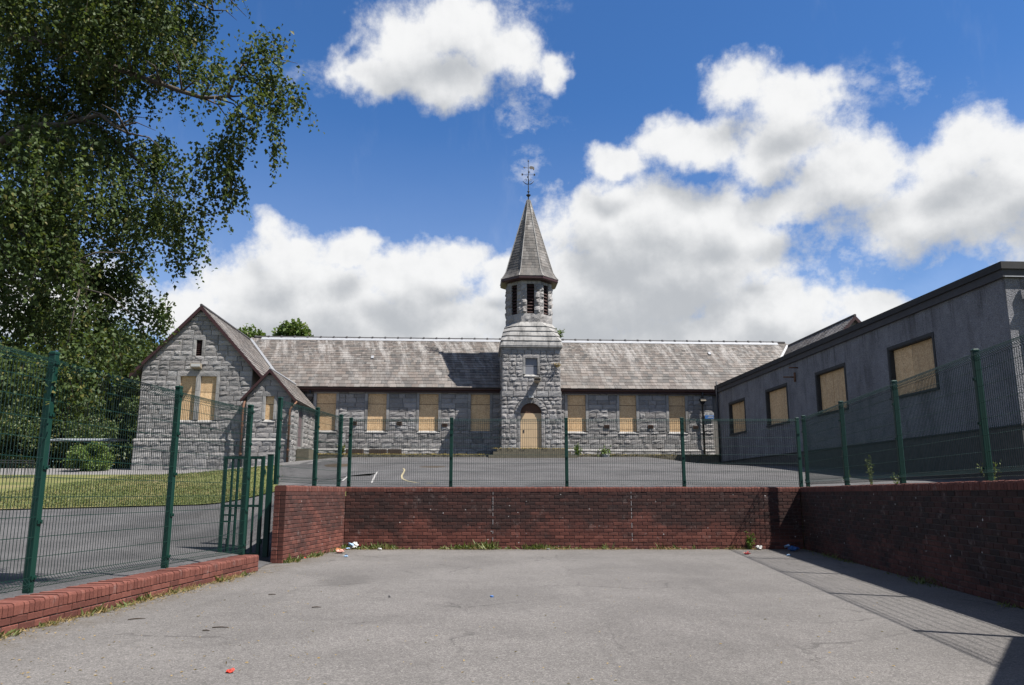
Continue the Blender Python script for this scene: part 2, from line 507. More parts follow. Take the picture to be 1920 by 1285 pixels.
    simple('ridge_clay', (0.075, 0.072, 0.075), 0.8, 0.25, var=0.35, scale=6)
    simple('felt_edge', (0.035, 0.034, 0.034), 0.8, 0.3, var=0.4, scale=4)
    simple('fascia', (0.060, 0.058, 0.062), 0.75, 0.3, var=0.35, scale=3)
    simple('roof_felt', (0.09, 0.09, 0.088), 0.95, 0.1, var=0.3, scale=2)
    simple('iron', (0.035, 0.035, 0.038), 0.55, 0.4, metal=0.3, var=0.4, scale=10)
    simple('dark_void', (0.012, 0.011, 0.011), 0.9, 0.1)
    simple('louvre', (0.034, 0.014, 0.012), 0.7, 0.2, var=0.3)
    simple('door_board', (0.60, 0.44, 0.27), 0.8, 0.25, var=0.16, scale=3)
    simple('brown_board', (0.105, 0.055, 0.035), 0.8, 0.25, var=0.3, scale=5)
    simple('grey_board', (0.21, 0.22, 0.25), 0.7, 0.3, var=0.12, scale=2)
    simple('purple_door', (0.16, 0.115, 0.12), 0.7, 0.3, var=0.25, scale=3)
    simple('lamp_housing', (0.40, 0.34, 0.26), 0.6, 0.4, var=0.25, scale=12)
    simple('white_plastic', (0.50, 0.50, 0.485), 0.55, 0.35, var=0.3, scale=25)
    simple('blue_plastic', (0.045, 0.15, 0.40), 0.5, 0.35, var=0.35, scale=25)
    simple('pale_blue', (0.30, 0.46, 0.66), 0.5, 0.4, var=0.2, scale=40)
    simple('red_paper', (0.62, 0.055, 0.03), 0.7, 0.3, var=0.2, scale=30)
    simple('dark_red', (0.26, 0.02, 0.02), 0.6, 0.3, var=0.2, scale=30)
    simple('pink_paper', (0.62, 0.34, 0.28), 0.8, 0.2, var=0.2, scale=30)
    simple('orange_card', (0.58, 0.24, 0.10), 0.8, 0.2, var=0.2, scale=30)
    simple('black_plastic', (0.02, 0.02, 0.022), 0.4, 0.5)
    simple('twig', (0.055, 0.042, 0.032), 0.9, 0.1, var=0.4, scale=30)
    simple('old_timber', (0.060, 0.042, 0.032), 0.9, 0.2, var=0.5, scale=8, bmp=0.5)
    simple('mossy_stone', (0.15, 0.135, 0.10), 0.95, 0.15, var=0.55, scale=6, bmp=0.5)
    simple('shelter_metal', (0.36, 0.39, 0.42), 0.45, 0.5, metal=0.4, var=0.15, scale=4)
    simple('marking_cream', (0.36, 0.31, 0.19), 0.85, 0.2, var=0.35, scale=25)
    simple('marking_white', (0.34, 0.33, 0.32), 0.85, 0.2, var=0.35, scale=25)
    simple('rubble_stone', (0.10, 0.095, 0.09), 0.95, 0.2, var=0.5, scale=5, bmp=0.6)
    simple('soil', (0.07, 0.055, 0.04), 0.95, 0.1, var=0.4, scale=6)
    simple('joint_sealant', (0.36, 0.34, 0.34), 0.9, 0.2, var=0.5, scale=30)
    simple('bronze', (0.16, 0.14, 0.12), 0.6, 0.4, metal=0.4, var=0.3, scale=20)


mats()


# ------------------------------------------------------------------ mesh helpers
class G:
    """collects faces; build() links them as one mesh object"""

    def __init__(s):
        s.v, s.f, s.t, s.l = [], [], [], []

    def add(s, verts, faces, tint=(0.5, 0.5, 0.0), lay=None):
        o = len(s.v)
        s.v.extend(verts)
        s.f.extend([tuple(i + o for i in f) for f in faces])
        s.t.extend([tint] * len(verts))
        s.l.extend(lay if lay else [(0, 0, 0)] * len(verts))

    def box(s, a, b, tint=(0.5, 0.5, 0.0)):
        x0, y0, z0 = a
        x1, y1, z1 = b
        s.add([(x0, y0, z0), (x1, y0, z0), (x1, y1, z0), (x0, y1, z0), (x0, y0, z1), (x1, y0, z1), (x1, y1, z1), (x0, y1, z1)],
              [(0, 3, 2, 1), (4, 5, 6, 7), (0, 1, 5, 4), (1, 2, 6, 5), (2, 3, 7, 6), (3, 0, 4, 7)], tint)

    def prism(s, poly, vec, tint=(0.5, 0.5, 0.0)):
        n = len(poly)
        vec = Vector(vec)
        vs = [tuple(p) for p in poly] + [tuple(Vector(p) + vec) for p in poly]
        s.add(vs, [tuple(range(n - 1, -1, -1)), tuple(range(n, 2 * n))] + [(i, (i + 1) % n, n + (i + 1) % n, n + i) for i in range(n)], tint)

    def tube(s, pts, rad, sides=6, cap=True, tint=(0.5, 0.5, 0.0)):
        pts = [Vector(p) for p in pts]
        n = len(pts)
        rr = rad if isinstance(rad, (list, tuple)) else [rad] * n
        vs, fs = [], []
        ref = None
        for i, p in enumerate(pts):
            d = (pts[min(i + 1, n - 1)] - pts[max(i - 1, 0)])
            d = d.normalized() if d.length > 1e-9 else Vector((0, 0, 1))
            if ref is None:
                ref = Vector((1, 0, 0)) if abs(d.x) < 0.9 else Vector((0, 1, 0))
            a = (ref - d * ref.dot(d)).normalized()
            ref = a
            b = d.cross(a)
            for k in range(sides):
                t = 2 * math.pi * (k + 0.5) / sides
                vs.append(tuple(p + (a * math.cos(t) + b * math.sin(t)) * rr[i]))
        for i in range(n - 1):
            for k in range(sides):
                k2 = (k + 1) % sides
                fs.append((i * sides + k, i * sides + k2, (i + 1) * sides + k2, (i + 1) * sides + k))
        if cap:
            fs.append(tuple(range(sides - 1, -1, -1)))
            fs.append(tuple((n - 1) * sides + k for k in range(sides)))
        s.add(vs, fs, tint)

    def ngon_loft(s, rings, cap=True, tint=(0.5, 0.5, 0.0)):
        n = len(rings[0])
        vs = [tuple(p) for r in rings for p in r]
        fs = []
        for i in range(len(rings) - 1):
            for k in range(n):
                k2 = (k + 1) % n
                fs.append((i * n + k, i * n + k2, (i + 1) * n + k2, (i + 1) * n + k))
        if cap:
            fs.append(tuple(range(n - 1, -1, -1)))
            fs.append(tuple((len(rings) - 1) * n + k for k in range(n)))
        s.add(vs, fs, tint)

    def build(s, name, mat, parent=None, centre=False, smooth=False, flip=False):
        me = bpy.data.meshes.new(name)
        vs = s.v
        c = Vector((0, 0, 0))
        if centre and vs:
            a = np.array(vs)
            cc = (a.min(0) + a.max(0)) / 2
            vs = (a - cc).tolist()
            c = Vector(cc.tolist())
        me.from_pydata(vs, [], s.f)
        at = me.attributes.new('tint', 'FLOAT_COLOR', 'POINT')
        at.data.foreach_set('color', np.array([(*t, 1.0) for t in s.t], dtype=np.float32).ravel())
        if any(x != (0, 0, 0) for x in s.l[:8]):
            al = me.attributes.new('lay', 'FLOAT_VECTOR', 'POINT')
            al.data.foreach_set('vector', np.array(s.l, dtype=np.float32).ravel())
        if smooth:
            me.polygons.foreach_set('use_smooth', [True] * len(me.polygons))
        me.materials.append(MAT[mat] if isinstance(mat, str) else mat)
        o = bpy.data.objects.new(name, me)
        o.location = c
        COL.objects.link(o)
        if parent is not None:
            o.parent = parent
        return o


def thing(name, label, cat, loc=(0, 0, 0), rz=0.0, group=None):
    o = bpy.data.objects.new(name, None)
    o.empty_display_size = 0.3
    o.location = loc
    o.rotation_euler = (0, 0, rz)
    COL.objects.link(o)
    o['label'] = label
    o['category'] = cat
    if group:
        o['group'] = group
    return o


def tag(o, label, cat, group=None):
    o['label'] = label
    o['category'] = cat
    if group:
        o['group'] = group
    return o


def structure(o):
    o['kind'] = 'structure'
    return o


def stuff(o, label=None, cat=None):
    o['kind'] = 'stuff'
    if label:
        o['label'] = label
        o['category'] = cat
    return o


class Pieces:
    """many alike pieces: the largest in view become objects of their own, the rest one joined part"""

    def __init__(s, name, mat, root, limit=300):
        s.name, s.mat, s.root, s.limit, s.items = name, mat, root, limit, []

    def add(s, parent, verts, faces, tint, lay=None, weight=None, mat=None):
        s.items.append((parent, verts, faces, tint, lay, weight, mat))

    def finish(s, rest_name):
        M4 = Matrix.Translation(s.root.location) @ s.root.rotation_euler.to_matrix().to_4x4()
        sized = []
        for i, it in enumerate(s.items):
            a = np.array(it[1])
            ctr = M4 @ Vector(a.mean(0).tolist())
            ext = np.sort(a.max(0) - a.min(0))
            dist = max(1.0, (ctr - cam.location).length)
            c, sn = math.cos(PITCH), math.sin(PITCH)
            dz = ctr.z - EYE
            dep = ctr.y * c + dz * sn
            ok = dep > 0.5 and abs(1464 * ctr.x / dep) < 965 and abs(1464 * (-ctr.y * sn + dz * c) / dep) < 650
            w = ext[2] * ext[1] / dist ** 2 * (it[5] if it[5] is not None else 1.0) * (1.0 if ok else 0.001)
            sized.append((w, i))
        sized.sort(reverse=True)
        big = set(i for _, i in sized[:s.limit])
        rest = {}
        for i, (parent, verts, faces, tint, lay, _, mt) in enumerate(s.items):
            if i in big:
                g = G()
                g.add(verts, faces, tint, lay)
                g.build(s.name, mt or s.mat, parent, centre=True)
            else:
                rest.setdefault(mt or s.mat, G()).add(verts, faces, tint, lay)
        if rest:
            parts = list(rest.items())
            # one joined mesh, with a slot for each material used
            allg = G()
            slots, idx = [], []
            for k, (mt, g) in enumerate(parts):
                slots.append(mt)
                allg.add(g.v, g.f)
                allg.t[-len(g.v):] = g.t
                allg.l[-len(g.v):] = g.l
                idx += [k] * len(g.f)
            o = allg.build(rest_name, slots[0], s.root)
            for mt in slots[1:]:
                o.data.materials.append(MAT[mt])
            o.data.polygons.foreach_set('material_index', idx)
            o['kind'] = 'stuff'


def stone_geo(c, nrm, depth, relief, nx=4, nz=3, gap=0.014, edge=0.25):
    """rock faced block on the quad c = [bottom-left, bottom-right, top-right, top-left]; nrm points out"""
    c = [Vector(q) for q in c]
    m = (c[0] + c[1] + c[2] + c[3]) / 4
    c = [q + (m - q).normalized() * gap for q in c]
    nrm = Vector(nrm).normalized()
    vs = []
    tilt_x, tilt_z = random.uniform(-0.7, 0.7), random.uniform(-0.5, 0.5)
    for j in range(nz + 1):
        tz = j / nz
        for i in range(nx + 1):
            tx = i / nx
            jx = tx if i in (0, nx) else tx + random.uniform(-0.3, 0.3) / nx
            jz = tz if j in (0, nz) else tz + random.uniform(-0.3, 0.3) / nz
            p = c[0].lerp(c[1], jx).lerp(c[3].lerp(c[2], jx), jz)
            if i in (0, nx) or j in (0, nz):
                h = relief * random.uniform(0.0, edge)
            else:
                h = relief * (random.uniform(0.3, 1.15) + tilt_x * (tx - 0.5) + tilt_z * (tz - 0.5))
            vs.append(tuple(p + nrm * (depth + h)))
    W = nx + 1
    fs = [(j * W + i, j * W + i + 1, (j + 1) * W + i + 1, (j + 1) * W + i) for j in range(nz) for i in range(nx)]
    ring = [i for i in range(W)] + [j * W + nx for j in range(1, nz + 1)] + [nz * W + i for i in range(nx - 1, -1, -1)] + [j * W for j in range(nz - 1, 0, -1)]
    o = len(vs)
    for k in (0, nx, nz * W + nx, nz * W):
        pass
    base = []
    for k in ring:
        base.append(tuple(Vector(vs[k]) - nrm * (Vector(vs[k]) - c[0]).dot(nrm)))
    vs += base
    n = len(ring)
    for k in range(n):
        k2 = (k + 1) % n
        fs.append((ring[k2], ring[k], o + k, o + k2))
    return vs, fs


def rnd_tint(blue=0.0):
    return (random.random(), random.random(), blue)


# ------------------------------------------------------------------ terrain
def sstep(a, b, x):
    t = min(1.0, max(0.0, (x - a) / (b - a)))
    return t * t * (3 - 2 * t)


def lane_h(y):
    return 0.15 + 0.088 * max(0.0, y - 14.0) * sstep(11.0, 18.0, y) if y < 41 else 0.15 + 0.088 * 27


def yard_h(y):
    if y < 18.45:
        return 0.15 + 1.23 * sstep(14.9, 18.0, y)
    return 1.38 + 0.0725 * (min(y, 45.5) - 18.45)


RW0, RW1 = Vector((6.69, 18.45, 0)), Vector((5.0, 3.4, 0))


def ground_h(x, y):
    w0 = -9.0 if y > 20 else -6.6
    k = sstep(w0, -4.4, x)
    if y > 28:
        k = max(k, sstep(-16.0, -9.0, x) * sstep(28, 38, y))
    h = lane_h(y) * (1 - k) + yard_h(max(y, 18.45) if x > 0 else y) * k
    # the yard falls away a little towards the annexe
    h -= 0.33 * sstep(7.0, 11.0, x) * sstep(30, 42, y)
    # ramp down to the yard through the gate opening
    k2 = sstep(-5.6, -4.35, x) * sstep(12.4, 13.4, y) * (1 - sstep(14.75, 15.3, y))
    h = h * (1 - k2) + 0.008 * k2
    return h


def sheet(name, xs, ys_fn, ny, mat, dz=0.0, hfun=ground_h):
    """grid sheet over columns xs, with y from ys_fn(x)[0] to ys_fn(x)[1]"""
    g = G()
    vs, fs = [], []
    for x in xs:
        y0, y1 = ys_fn(x)
        for j in range(ny + 1):
            y = y0 + (y1 - y0) * j / ny
            vs.append((x, y, hfun(x, y) + dz))
    W = ny + 1
    for i in range(len(xs) - 1):
        for j in range(ny):
            fs.append((i * W + j, (i + 1) * W + j, (i + 1) * W + j + 1, i * W + j + 1))
    g.add(vs, fs)
    return structure(g.build(name, mat, smooth=True))


def frange(a, b, n):
    return [a + (b - a) * i / n for i in range(n + 1)]


def build_ground():
    # outer land, well below the paved sheets
    def far_h(x, y):
        base = -0.25 + (min(3.0, ground_h(max(-60, min(60, x)), min(y, 60)) - 0.22) + 0.25) * sstep(21.5, 25.0, y)
        if y > 60:
            base += 0.01 * (y - 60)
        return base
    xs = [-900, -400, -150, -80, -60] + frange(-50, 50, 60) + [60, 80, 150, 400, 900]
    g = G()
    ys = [-600, -200, -60] + frange(-20, 70, 70) + [90, 150, 400, 1200]
    vs = [(x, y, far_h(x, y)) for x in xs for y in ys]
    W = len(ys)
    fs = [(i * W + j, (i + 1) * W + j, (i + 1) * W + j + 1, i * W + j + 1) for i in range(len(xs) - 1) for j in range(W - 1)]
    g.add(vs, fs)
    structure(g.build('ground', 'lawn', smooth=True))
    # lower yard
    g = G()
    g.add([(-6.2, -14, 0), (4.6, -14, 0), (6.72, 18.46, 0), (-4.4, 18.46, 0)], [(0, 1, 2, 3)])
    structure(g.build('lower_yard', 'tarmac'))
    # lane rising behind the green fence
    low_edge = lambda x: 21.5 + 0.26 * (x + 13.7) if x < -6 else 23.5 + 1.2 * (x + 6)
    def lane_x(y):
        wall = -4.57 + 0.067 * (y - 7.35) - 0.12
        back = -4.37 + 0.0856 * (y - 14.71)
        return wall if y < 13.5 else (back if y > 14.6 else wall + (back - wall) * sstep(13.5, 14.6, y))
    g = G()
    ys = frange(-14, 13.4, 10) + frange(13.6, 24.0, 50)
    for j in range(len(ys) - 1):
        pass
    nx = 60
    vs = []
    for y in ys:
        for i in range(nx + 1):
            t = (i / nx) ** 0.6
            x = -45 + (lane_x(y) + 45) * t
            yy = min(y, max(low_edge(x), 18.3))
            vs.append((x, yy, ground_h(x, yy)))
    W = nx + 1
    g.add(vs, [(j * W + i, j * W + i + 1, (j + 1) * W + i + 1, (j + 1) * W + i) for j in range(len(ys) - 1) for i in range(nx)])
    structure(g.build('lane', 'yard_tarmac', smooth=True))
    # grass bank
    g = G()
    vs = []
    for j in range(41):
        for i in range(61):
            t = (i / 60) ** 0.6
            yt = j / 40
            # the right edge slants back towards the porch
            yy = 23.0 + (35.8 - 23.0) * yt
            xr = -0.294 * yy
            x = -60 + (xr + 60) * t
            y0, y1 = low_edge(min(x, -6.5)) - 0.05, 36.0 + 0.02 * x
            y = y0 + (y1 - y0) * yt
            vs.append((x, y, ground_h(x, y) + 0.035))
    g.add(vs, [(j * 61 + i, j * 61 + i + 1, (j + 1) * 61 + i + 1, (j + 1) * 61 + i) for j in range(40) for i in range(60)])
    structure(g.build('grass_bank', 'lawn', smooth=True))
    # path along the gabled wing
    sheet('path', frange(-60, -9.0, 50), lambda x: (35.9 + 0.02 * x, 47.0), 20, 'path_tarmac', 0.012)
    # upper yard
    def up0(x):
        if x < -4.2:
            return 18.3 if x > -9 else 24.0
        return 18.62
    sheet('upper_yard', frange(-10.5, 11.0, 70), lambda x: (up0(x) if x > -4.2 else max(18.3, low_edge(x)), 46.6), 60, 'yard_tarmac', 0.006)
    g = G()
    ys = frange(3.0, 18.6, 14) + frange(20, 46, 20)
    vs = []
    for y in ys:
        xa = (RW0.x + (y - RW0.y) * (RW0.x - RW1.x) / (RW0.y - RW1.y) + 0.16) if y < 18.5 else 10.8
        for i in range(9):
            x = xa + (14.5 - xa) * i / 8
            vs.append((x, y, ground_h(max(x, 1), max(y, 18.45)) - 0.03))
    g.add(vs, [(j * 9 + i, j * 9 + i + 1, (j + 1) * 9 + i + 1, (j + 1) * 9 + i) for j in range(len(ys) - 1) for i in range(8)])
    structure(g.build('side_yard', 'yard_tarmac', smooth=True))


build_ground()


# ------------------------------------------------------------------ brick walls
def brick_geo(x0, x1, y0, y1, z0, z1, ch=0.006, face='-y'):
    """box with its visible edge chamfered; visible face -y (or -x)"""
    if face == '-y':
        vs = [(x0 + ch, y0, z0 + ch), (x1 - ch, y0, z0 + ch), (x1 - ch, y0, z1 - ch), (x0 + ch, y0, z1 - ch),
              (x0, y0 + ch, z0), (x1, y0 + ch, z0), (x1, y0 + ch, z1), (x0, y0 + ch, z1),
              (x0, y1, z0), (x1, y1, z0), (x1, y1, z1), (x0, y1, z1)]
    fs = [(0, 1, 2, 3), (0, 4, 5, 1), (1, 5, 6, 2), (2, 6, 7, 3), (3, 7, 4, 0), (4, 8, 9, 5), (5, 9, 10, 6), (6, 10, 11, 7), (7, 11, 8, 4)]
    return vs, fs


def brick_wall(label, P0, P1, height, thick, sooty=1.0, near_end=False, gaps=()):  # past full strength, sooty also paints shade into the bricks
    P0, P1 = Vector(P0), Vector(P1)
    L = (P1 - P0).length
    rz = math.atan2(P1.y - P0.y, P1.x - P0.x)
    root = thing('brick_wall', label, 'wall', P0, rz)
    capz = height - 0.112
    g = G()
    g.box((0.014, 0.009, -0.15), (L - 0.004, thick - 0.006, height - 0.012))
    g.build('wall_core', 'brick_mortar', root)
    ps = Pieces('brick', 'brick', root)
    n = int(round(capz / 0.075))
    ch = capz / n
    for k in range(n):
        z0 = k * ch
        off = 0.0 if k % 2 == 0 else -0.1125
        x = off
        while x < L:
            a, b = max(x, 0.0), min(x + 0.225, L)
            x += 0.225
            if b - a < 0.04:
                continue
            if any(a - 0.02 < gx < b + 0.02 for gx in gaps) and False:
                continue
            dj = random.uniform(-0.003, 0.003)
            vs, fs = brick_geo(a + 0.005, b - 0.005, dj, 0.1, z0 + 0.005 + random.uniform(-.0015, .0015), z0 + ch - 0.005)
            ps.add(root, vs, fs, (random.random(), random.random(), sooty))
            if near_end and a < 0.12:
                vs, fs = brick_geo(-0.004 + random.uniform(-.003, .003), 0.2, 0.112, thick, z0 + 0.005, z0 + ch - 0.005)
                ps.add(root, vs, fs, (random.random(), random.random(), sooty * 0.3))
    x = 0.0
    while x < L - 0.03:
        w = 0.073
        dj = random.uniform(-0.003, 0.003)
        zt = height + random.uniform(-0.006, 0.005)
        a, b = x + 0.004, min(x + w - 0.004, L)
        y0, y1 = -0.004 + dj, thick + 0.004
        r = 0.028
        # bullnosed brick on edge
        prof = [(y0, capz + 0.004), (y0, zt - r), (y0 + r * 0.3, zt - r * 0.3), (y0 + r, zt), (y1 - r, zt), (y1, zt - r), (y1, capz + 0.004)]
        m_ = len(prof)
        vs = [(a, py, pz) for py, pz in prof] + [(b, py, pz) for py, pz in prof]
        fs = [tuple(range(m_ - 1, -1, -1)), tuple(range(m_, 2 * m_))] + [(i, i + 1, m_ + i + 1, m_ + i) for i in range(m_ - 1)]
        fs = [tuple(reversed(f)) for f in fs]
        ps.add(root, vs, fs, (0.35 + 0.6 * random.random(), random.random(), min(1.0, sooty) * 0.25))
        x += w
    ps.finish('bricks')
    return root


LWD = Vector((0.067, 1.0, 0)).normalized()
LW0 = Vector((-4.57, 7.35, 0)) - LWD * 3.6
LW1 = Vector((-4.17, 13.31, 0))
brick_wall('low red brick kerb wall under the tall green fence', LW0, LW1, 0.262, 0.33, 0.3)
brick_wall('short sunlit red brick wall beside the open gate', (-4.18, 14.71, 0), (-3.86, 18.45, 0), 1.40, 0.22, 0.75, near_end=True)
back_wall = brick_wall('long sooty red brick retaining wall across the back of the yard', (-3.86, 18.45, 0), (6.69, 18.45, 0), 1.40, 0.22, 1.0)
for jx in (3.42, 6.62):
    g = G()
    zz = 0.18
    while zz < 1.36:
        z2 = zz + random.uniform(0.03, 0.12)
        g.box((jx - 0.006, -0.004, zz), (jx + 0.006, 0.006, min(z2, 1.37)))
        zz = z2 + random.uniform(0.004, 0.05) * (1 + 2 * (zz < 0.6))
    g.build('movement_joint', 'joint_sealant', back_wall)
brick_wall('shaded red brick retaining wall along the side of the yard below the annexe', RW0, RW1, 1.40, 0.22, 1.55)  # darker than its grime alone: the wall's shade is painted into the brick colour


# ------------------------------------------------------------------ green mesh fences
def wire_panel(A, B, H, root, up=Vector((0, 0, 1)), za=None):
    """welded mesh panel with rolled top and bottom edge, A,B = bottom corners"""
    A, B = Vector(A), Vector(B)
    d = (B - A)
    L = Vector((d.x, d.y, 0)).length
    n = Vector((d.y, -d.x, 0)).normalized()
    g = G()
    cnt = max(2, int(round(L / 0.05)))
    prof = [(0.0, 0.0), (0.055, 0.045), (0.0, 0.10), (0.0, H - 0.10), (0.06, H - 0.045), (0.0, H), (-0.02, H - 0.06)]
    for i in range(cnt + 1):
        p = A.lerp(B, i / cnt)
        g.tube([p + n * o + up * z for o, z in prof], 0.0037, 3, False)
    rows = [(0.0, 0.0), (0.055, 0.045), (0.0, 0.10)]
    z = 0.30
    while z < H - 0.16:
        rows.append((0.0, z))
        z += 0.2
    rows += [(0.0, H - 0.10), (0.06, H - 0.045), (0.0, H), (0.03, H - 0.02), (-0.02, H - 0.06)]
    for o, z in rows:
        g.tube([A + n * o + up * z, B + n * o + up * z], 0.0040, 3, False)
    return g.build('mesh_panel', 'green_wire', root)


def fence_post(p, h, root, n, w=0.078):
    p = Vector(p)
    n = Vector(n).normalized()
    s = Vector((n.y, -n.x, 0))
    g = G()
    hw = w / 2
    c = 0.008
    ring = [(-hw, -hw + c), (-hw + c, -hw), (hw - c, -hw), (hw, -hw + c), (hw, hw - c), (hw - c, hw), (-hw + c, hw), (-hw, hw - c)]
    g.ngon_loft([[p + s * a + n * b + Vector((0, 0, z)) for a, b in ring] for z in (0, h)])
    post = g.build('post', 'green_paint', root)
    g = G()
    g.ngon_loft([[p + s * a * k + n * b * k + Vector((0, 0, h + z)) for a, b in ring] for z, k in ((0.001, 1.12), (0.018, 1.12), (0.03, 0.8))])
    g.build('cap', 'green_paint', post)
    k = 0
    z = 0.15
    while z < h - 0.05:
        g = G()
        q = p + n * (hw + 0.002) + Vector((0, 0, z))
        g.prism([q + s * -0.036 + Vector((0, 0, -0.02)), q + s * 0.036 + Vector((0, 0, -0.02)), q + s * 0.036 + Vector((0, 0, 0.02)), q + s * -0.036 + Vector((0, 0, 0.02))], n * 0.012)
        g.tube([q + n * 0.012, q + n * 0.024], 0.009, 6)
        g.build('clip', 'green_paint', post)
        z += 0.55
    return post


def fence(label, posts, z, H, post_h, npan, skip_last=False, plist=None):
    root = thing('mesh_fence', label, 'fence', (0, 0, 0))
    pts = [Vector((x, y, zz)) for (x, y), zz in zip(posts, z)]
    for i in range(len(pts) - 1):
        d = (pts[i + 1] - pts[i])
        dd = Vector((d.x, d.y, 0)).normalized()
        n = Vector((dd.y, -dd.x, 0))
        wire_panel(pts[i] + dd * 0.035 + n * 0.03 + Vector((0, 0, 0.05)), pts[i + 1] - dd * 0.035 + n * 0.03 + Vector((0, 0, 0.05)), H - 0.03, root)
    for i, p in enumerate(pts):
        d = pts[min(i + 1, len(pts) - 1)] - pts[max(i - 1, 0)]
        n = Vector((d.y, -d.x, 0))
        fence_post(p, post_h, root, n)
    return root


fence('tall green wire mesh fence along the low brick kerb wall', [(-5.26, 2.85), (-5.08, 5.55), (-4.88, 8.2), (-4.68, 10.9), (-4.44, 13.24)], [0.266] * 4 + [0.264], 2.36, 2.44, 4)
fence('green wire mesh fence stepping down along the short brick wall', [(-4.50, 15.12), (-4.20, 16.85), (-4.02, 18.38)], [1.42, 1.41, 1.41], 1.58, 1.64, 2)
fence('green wire mesh fence on top of the back brick wall', [(-3.84, 18.66), (-1.44, 18.66), (1.29, 18.66), (4.05, 18.66), (6.80, 18.66)], [1.402] * 5, 1.57, 1.60, 4)
rwd = (RW1 - RW0).normalized()
rwn = Vector((-rwd.y, rwd.x, 0))           # away from the yard


def rw(y, off=0.11):
    t = (y - RW0.y) / (RW1.y - RW0.y)
    q = RW0.lerp(RW1, t) + rwn * off
    return (q.x, q.y)


fence('green wire mesh fence on top of the shaded side wall', [rw(18.15), rw(15.26), rw(12.43), rw(9.66), rw(6.87), rw(4.1)], [1.402] * 6, 1.55, 1.60, 5)


def gate():
    root = thing('green_gate', 'open green steel bar gate standing beside the brick wall end', 'gate', (-4.66, 15.0, 0.12), R(176))
    # local x runs from hinge to free edge (pointing to -X in the world), visible face +-y
    W, H = 0.83, 1.83
    def bar(name, a, b, mat='green_paint', par=root):
        g = G()
        g.box(a, b)
        return g.build(name, mat, par)
    bar('stile', (0.04, -0.03, 0), (0.10, 0.03, H))
    lock_stile = bar('stile', (W - 0.06, -0.025, 0), (W, 0.025, H))
    bar('rail', (0.10, -0.022, 0.0), (W - 0.06, 0.022, 0.05))
    bar('rail', (0.10, -0.022, 0.88), (W - 0.06, 0.022, 0.925))
    bar('rail', (0.10, -0.022, H - 0.05), (W - 0.06, 0.022, H))
    for k in range(5):
        x = 0.10 + (W - 0.16) * (k + 1) / 6
        for z0, z1 in ((0.05, 0.88), (0.925, H - 0.05)):
            bar('bar', (x - 0.016, -0.016, z0), (x + 0.016, 0.016, z1))
    g = G()
    x0, x1, z0, z1 = W - 0.20, W - 0.06, 0.60, 0.86
    g.box((x0, -0.02, z0), (x0 + 0.02, 0.02, z1))
    g.box((x0 + 0.02, -0.02, z0), (x1, 0.02, z0 + 0.03))
    g.box((x0 + 0.02, -0.02, z0 + 0.12), (x1, 0.02, z0 + 0.15))
    g.box((x0 - 0.06, -0.018, z0 + 0.115), (x0, 0.018, z0 + 0.145))
    g.build('lock_frame', 'green_paint', root)
    g = G()
    g.tube([(W - 0.14, 0, 0.05), (W - 0.14, 0, 0.30)], 0.009, 6)
    g.tube([(W - 0.16, 0, 0.30), (W - 0.08, 0, 0.30)], 0.009, 6)
    g.build('drop_bolt', 'green_paint', root)
    for z in (0.25, H - 0.3):
        g = G()
        g.tube([(0.025, 0, z - 0.05), (0.025, 0, z + 0.05)], 0.018, 8)
        g.box((0.0, -0.006, z - 0.015), (0.06, 0.006, z + 0.015))
        g.build('hinge', 'green_paint', root)
    p = thing('gate_post', 'short thick green gate post against the brick wall end', 'post', (-4.60, 15.04, 0.0))
    g = G()
    g.box((-0.045, -0.045, 0.0), (0.045, 0.045, 1.97))
    g.build('shaft', 'green_paint', p)
    g = G()
    g.box((-0.05, -0.05, 1.971), (0.05, 0.05, 1.985))
    g.build('cap', 'green_paint', p)
    g = G()
    g.box((0.046, -0.012, 0.5), (0.062, 0.012, 1.5))
    g.build('slam_plate', 'green_paint', p)


gate()


# ------------------------------------------------------------------ the school
BA = R(3.2)
school = thing('school_building', 'long grey granite school with slate roofs, central spired tower and boarded windows', 'building', (1.14, 46.2, 0), BA)
STN = Pieces('stone', 'granite', school, 300)
SLT = Pieces('slate', 'slate', school, 300)


def part(name, mat, parent=None, fn=None, box=None, smooth=False):
    g = G()
    if box:
        g.box(*box)
    if fn:
        fn(g)
    return g.build(name, mat, parent if parent is not None else school, smooth=smooth)


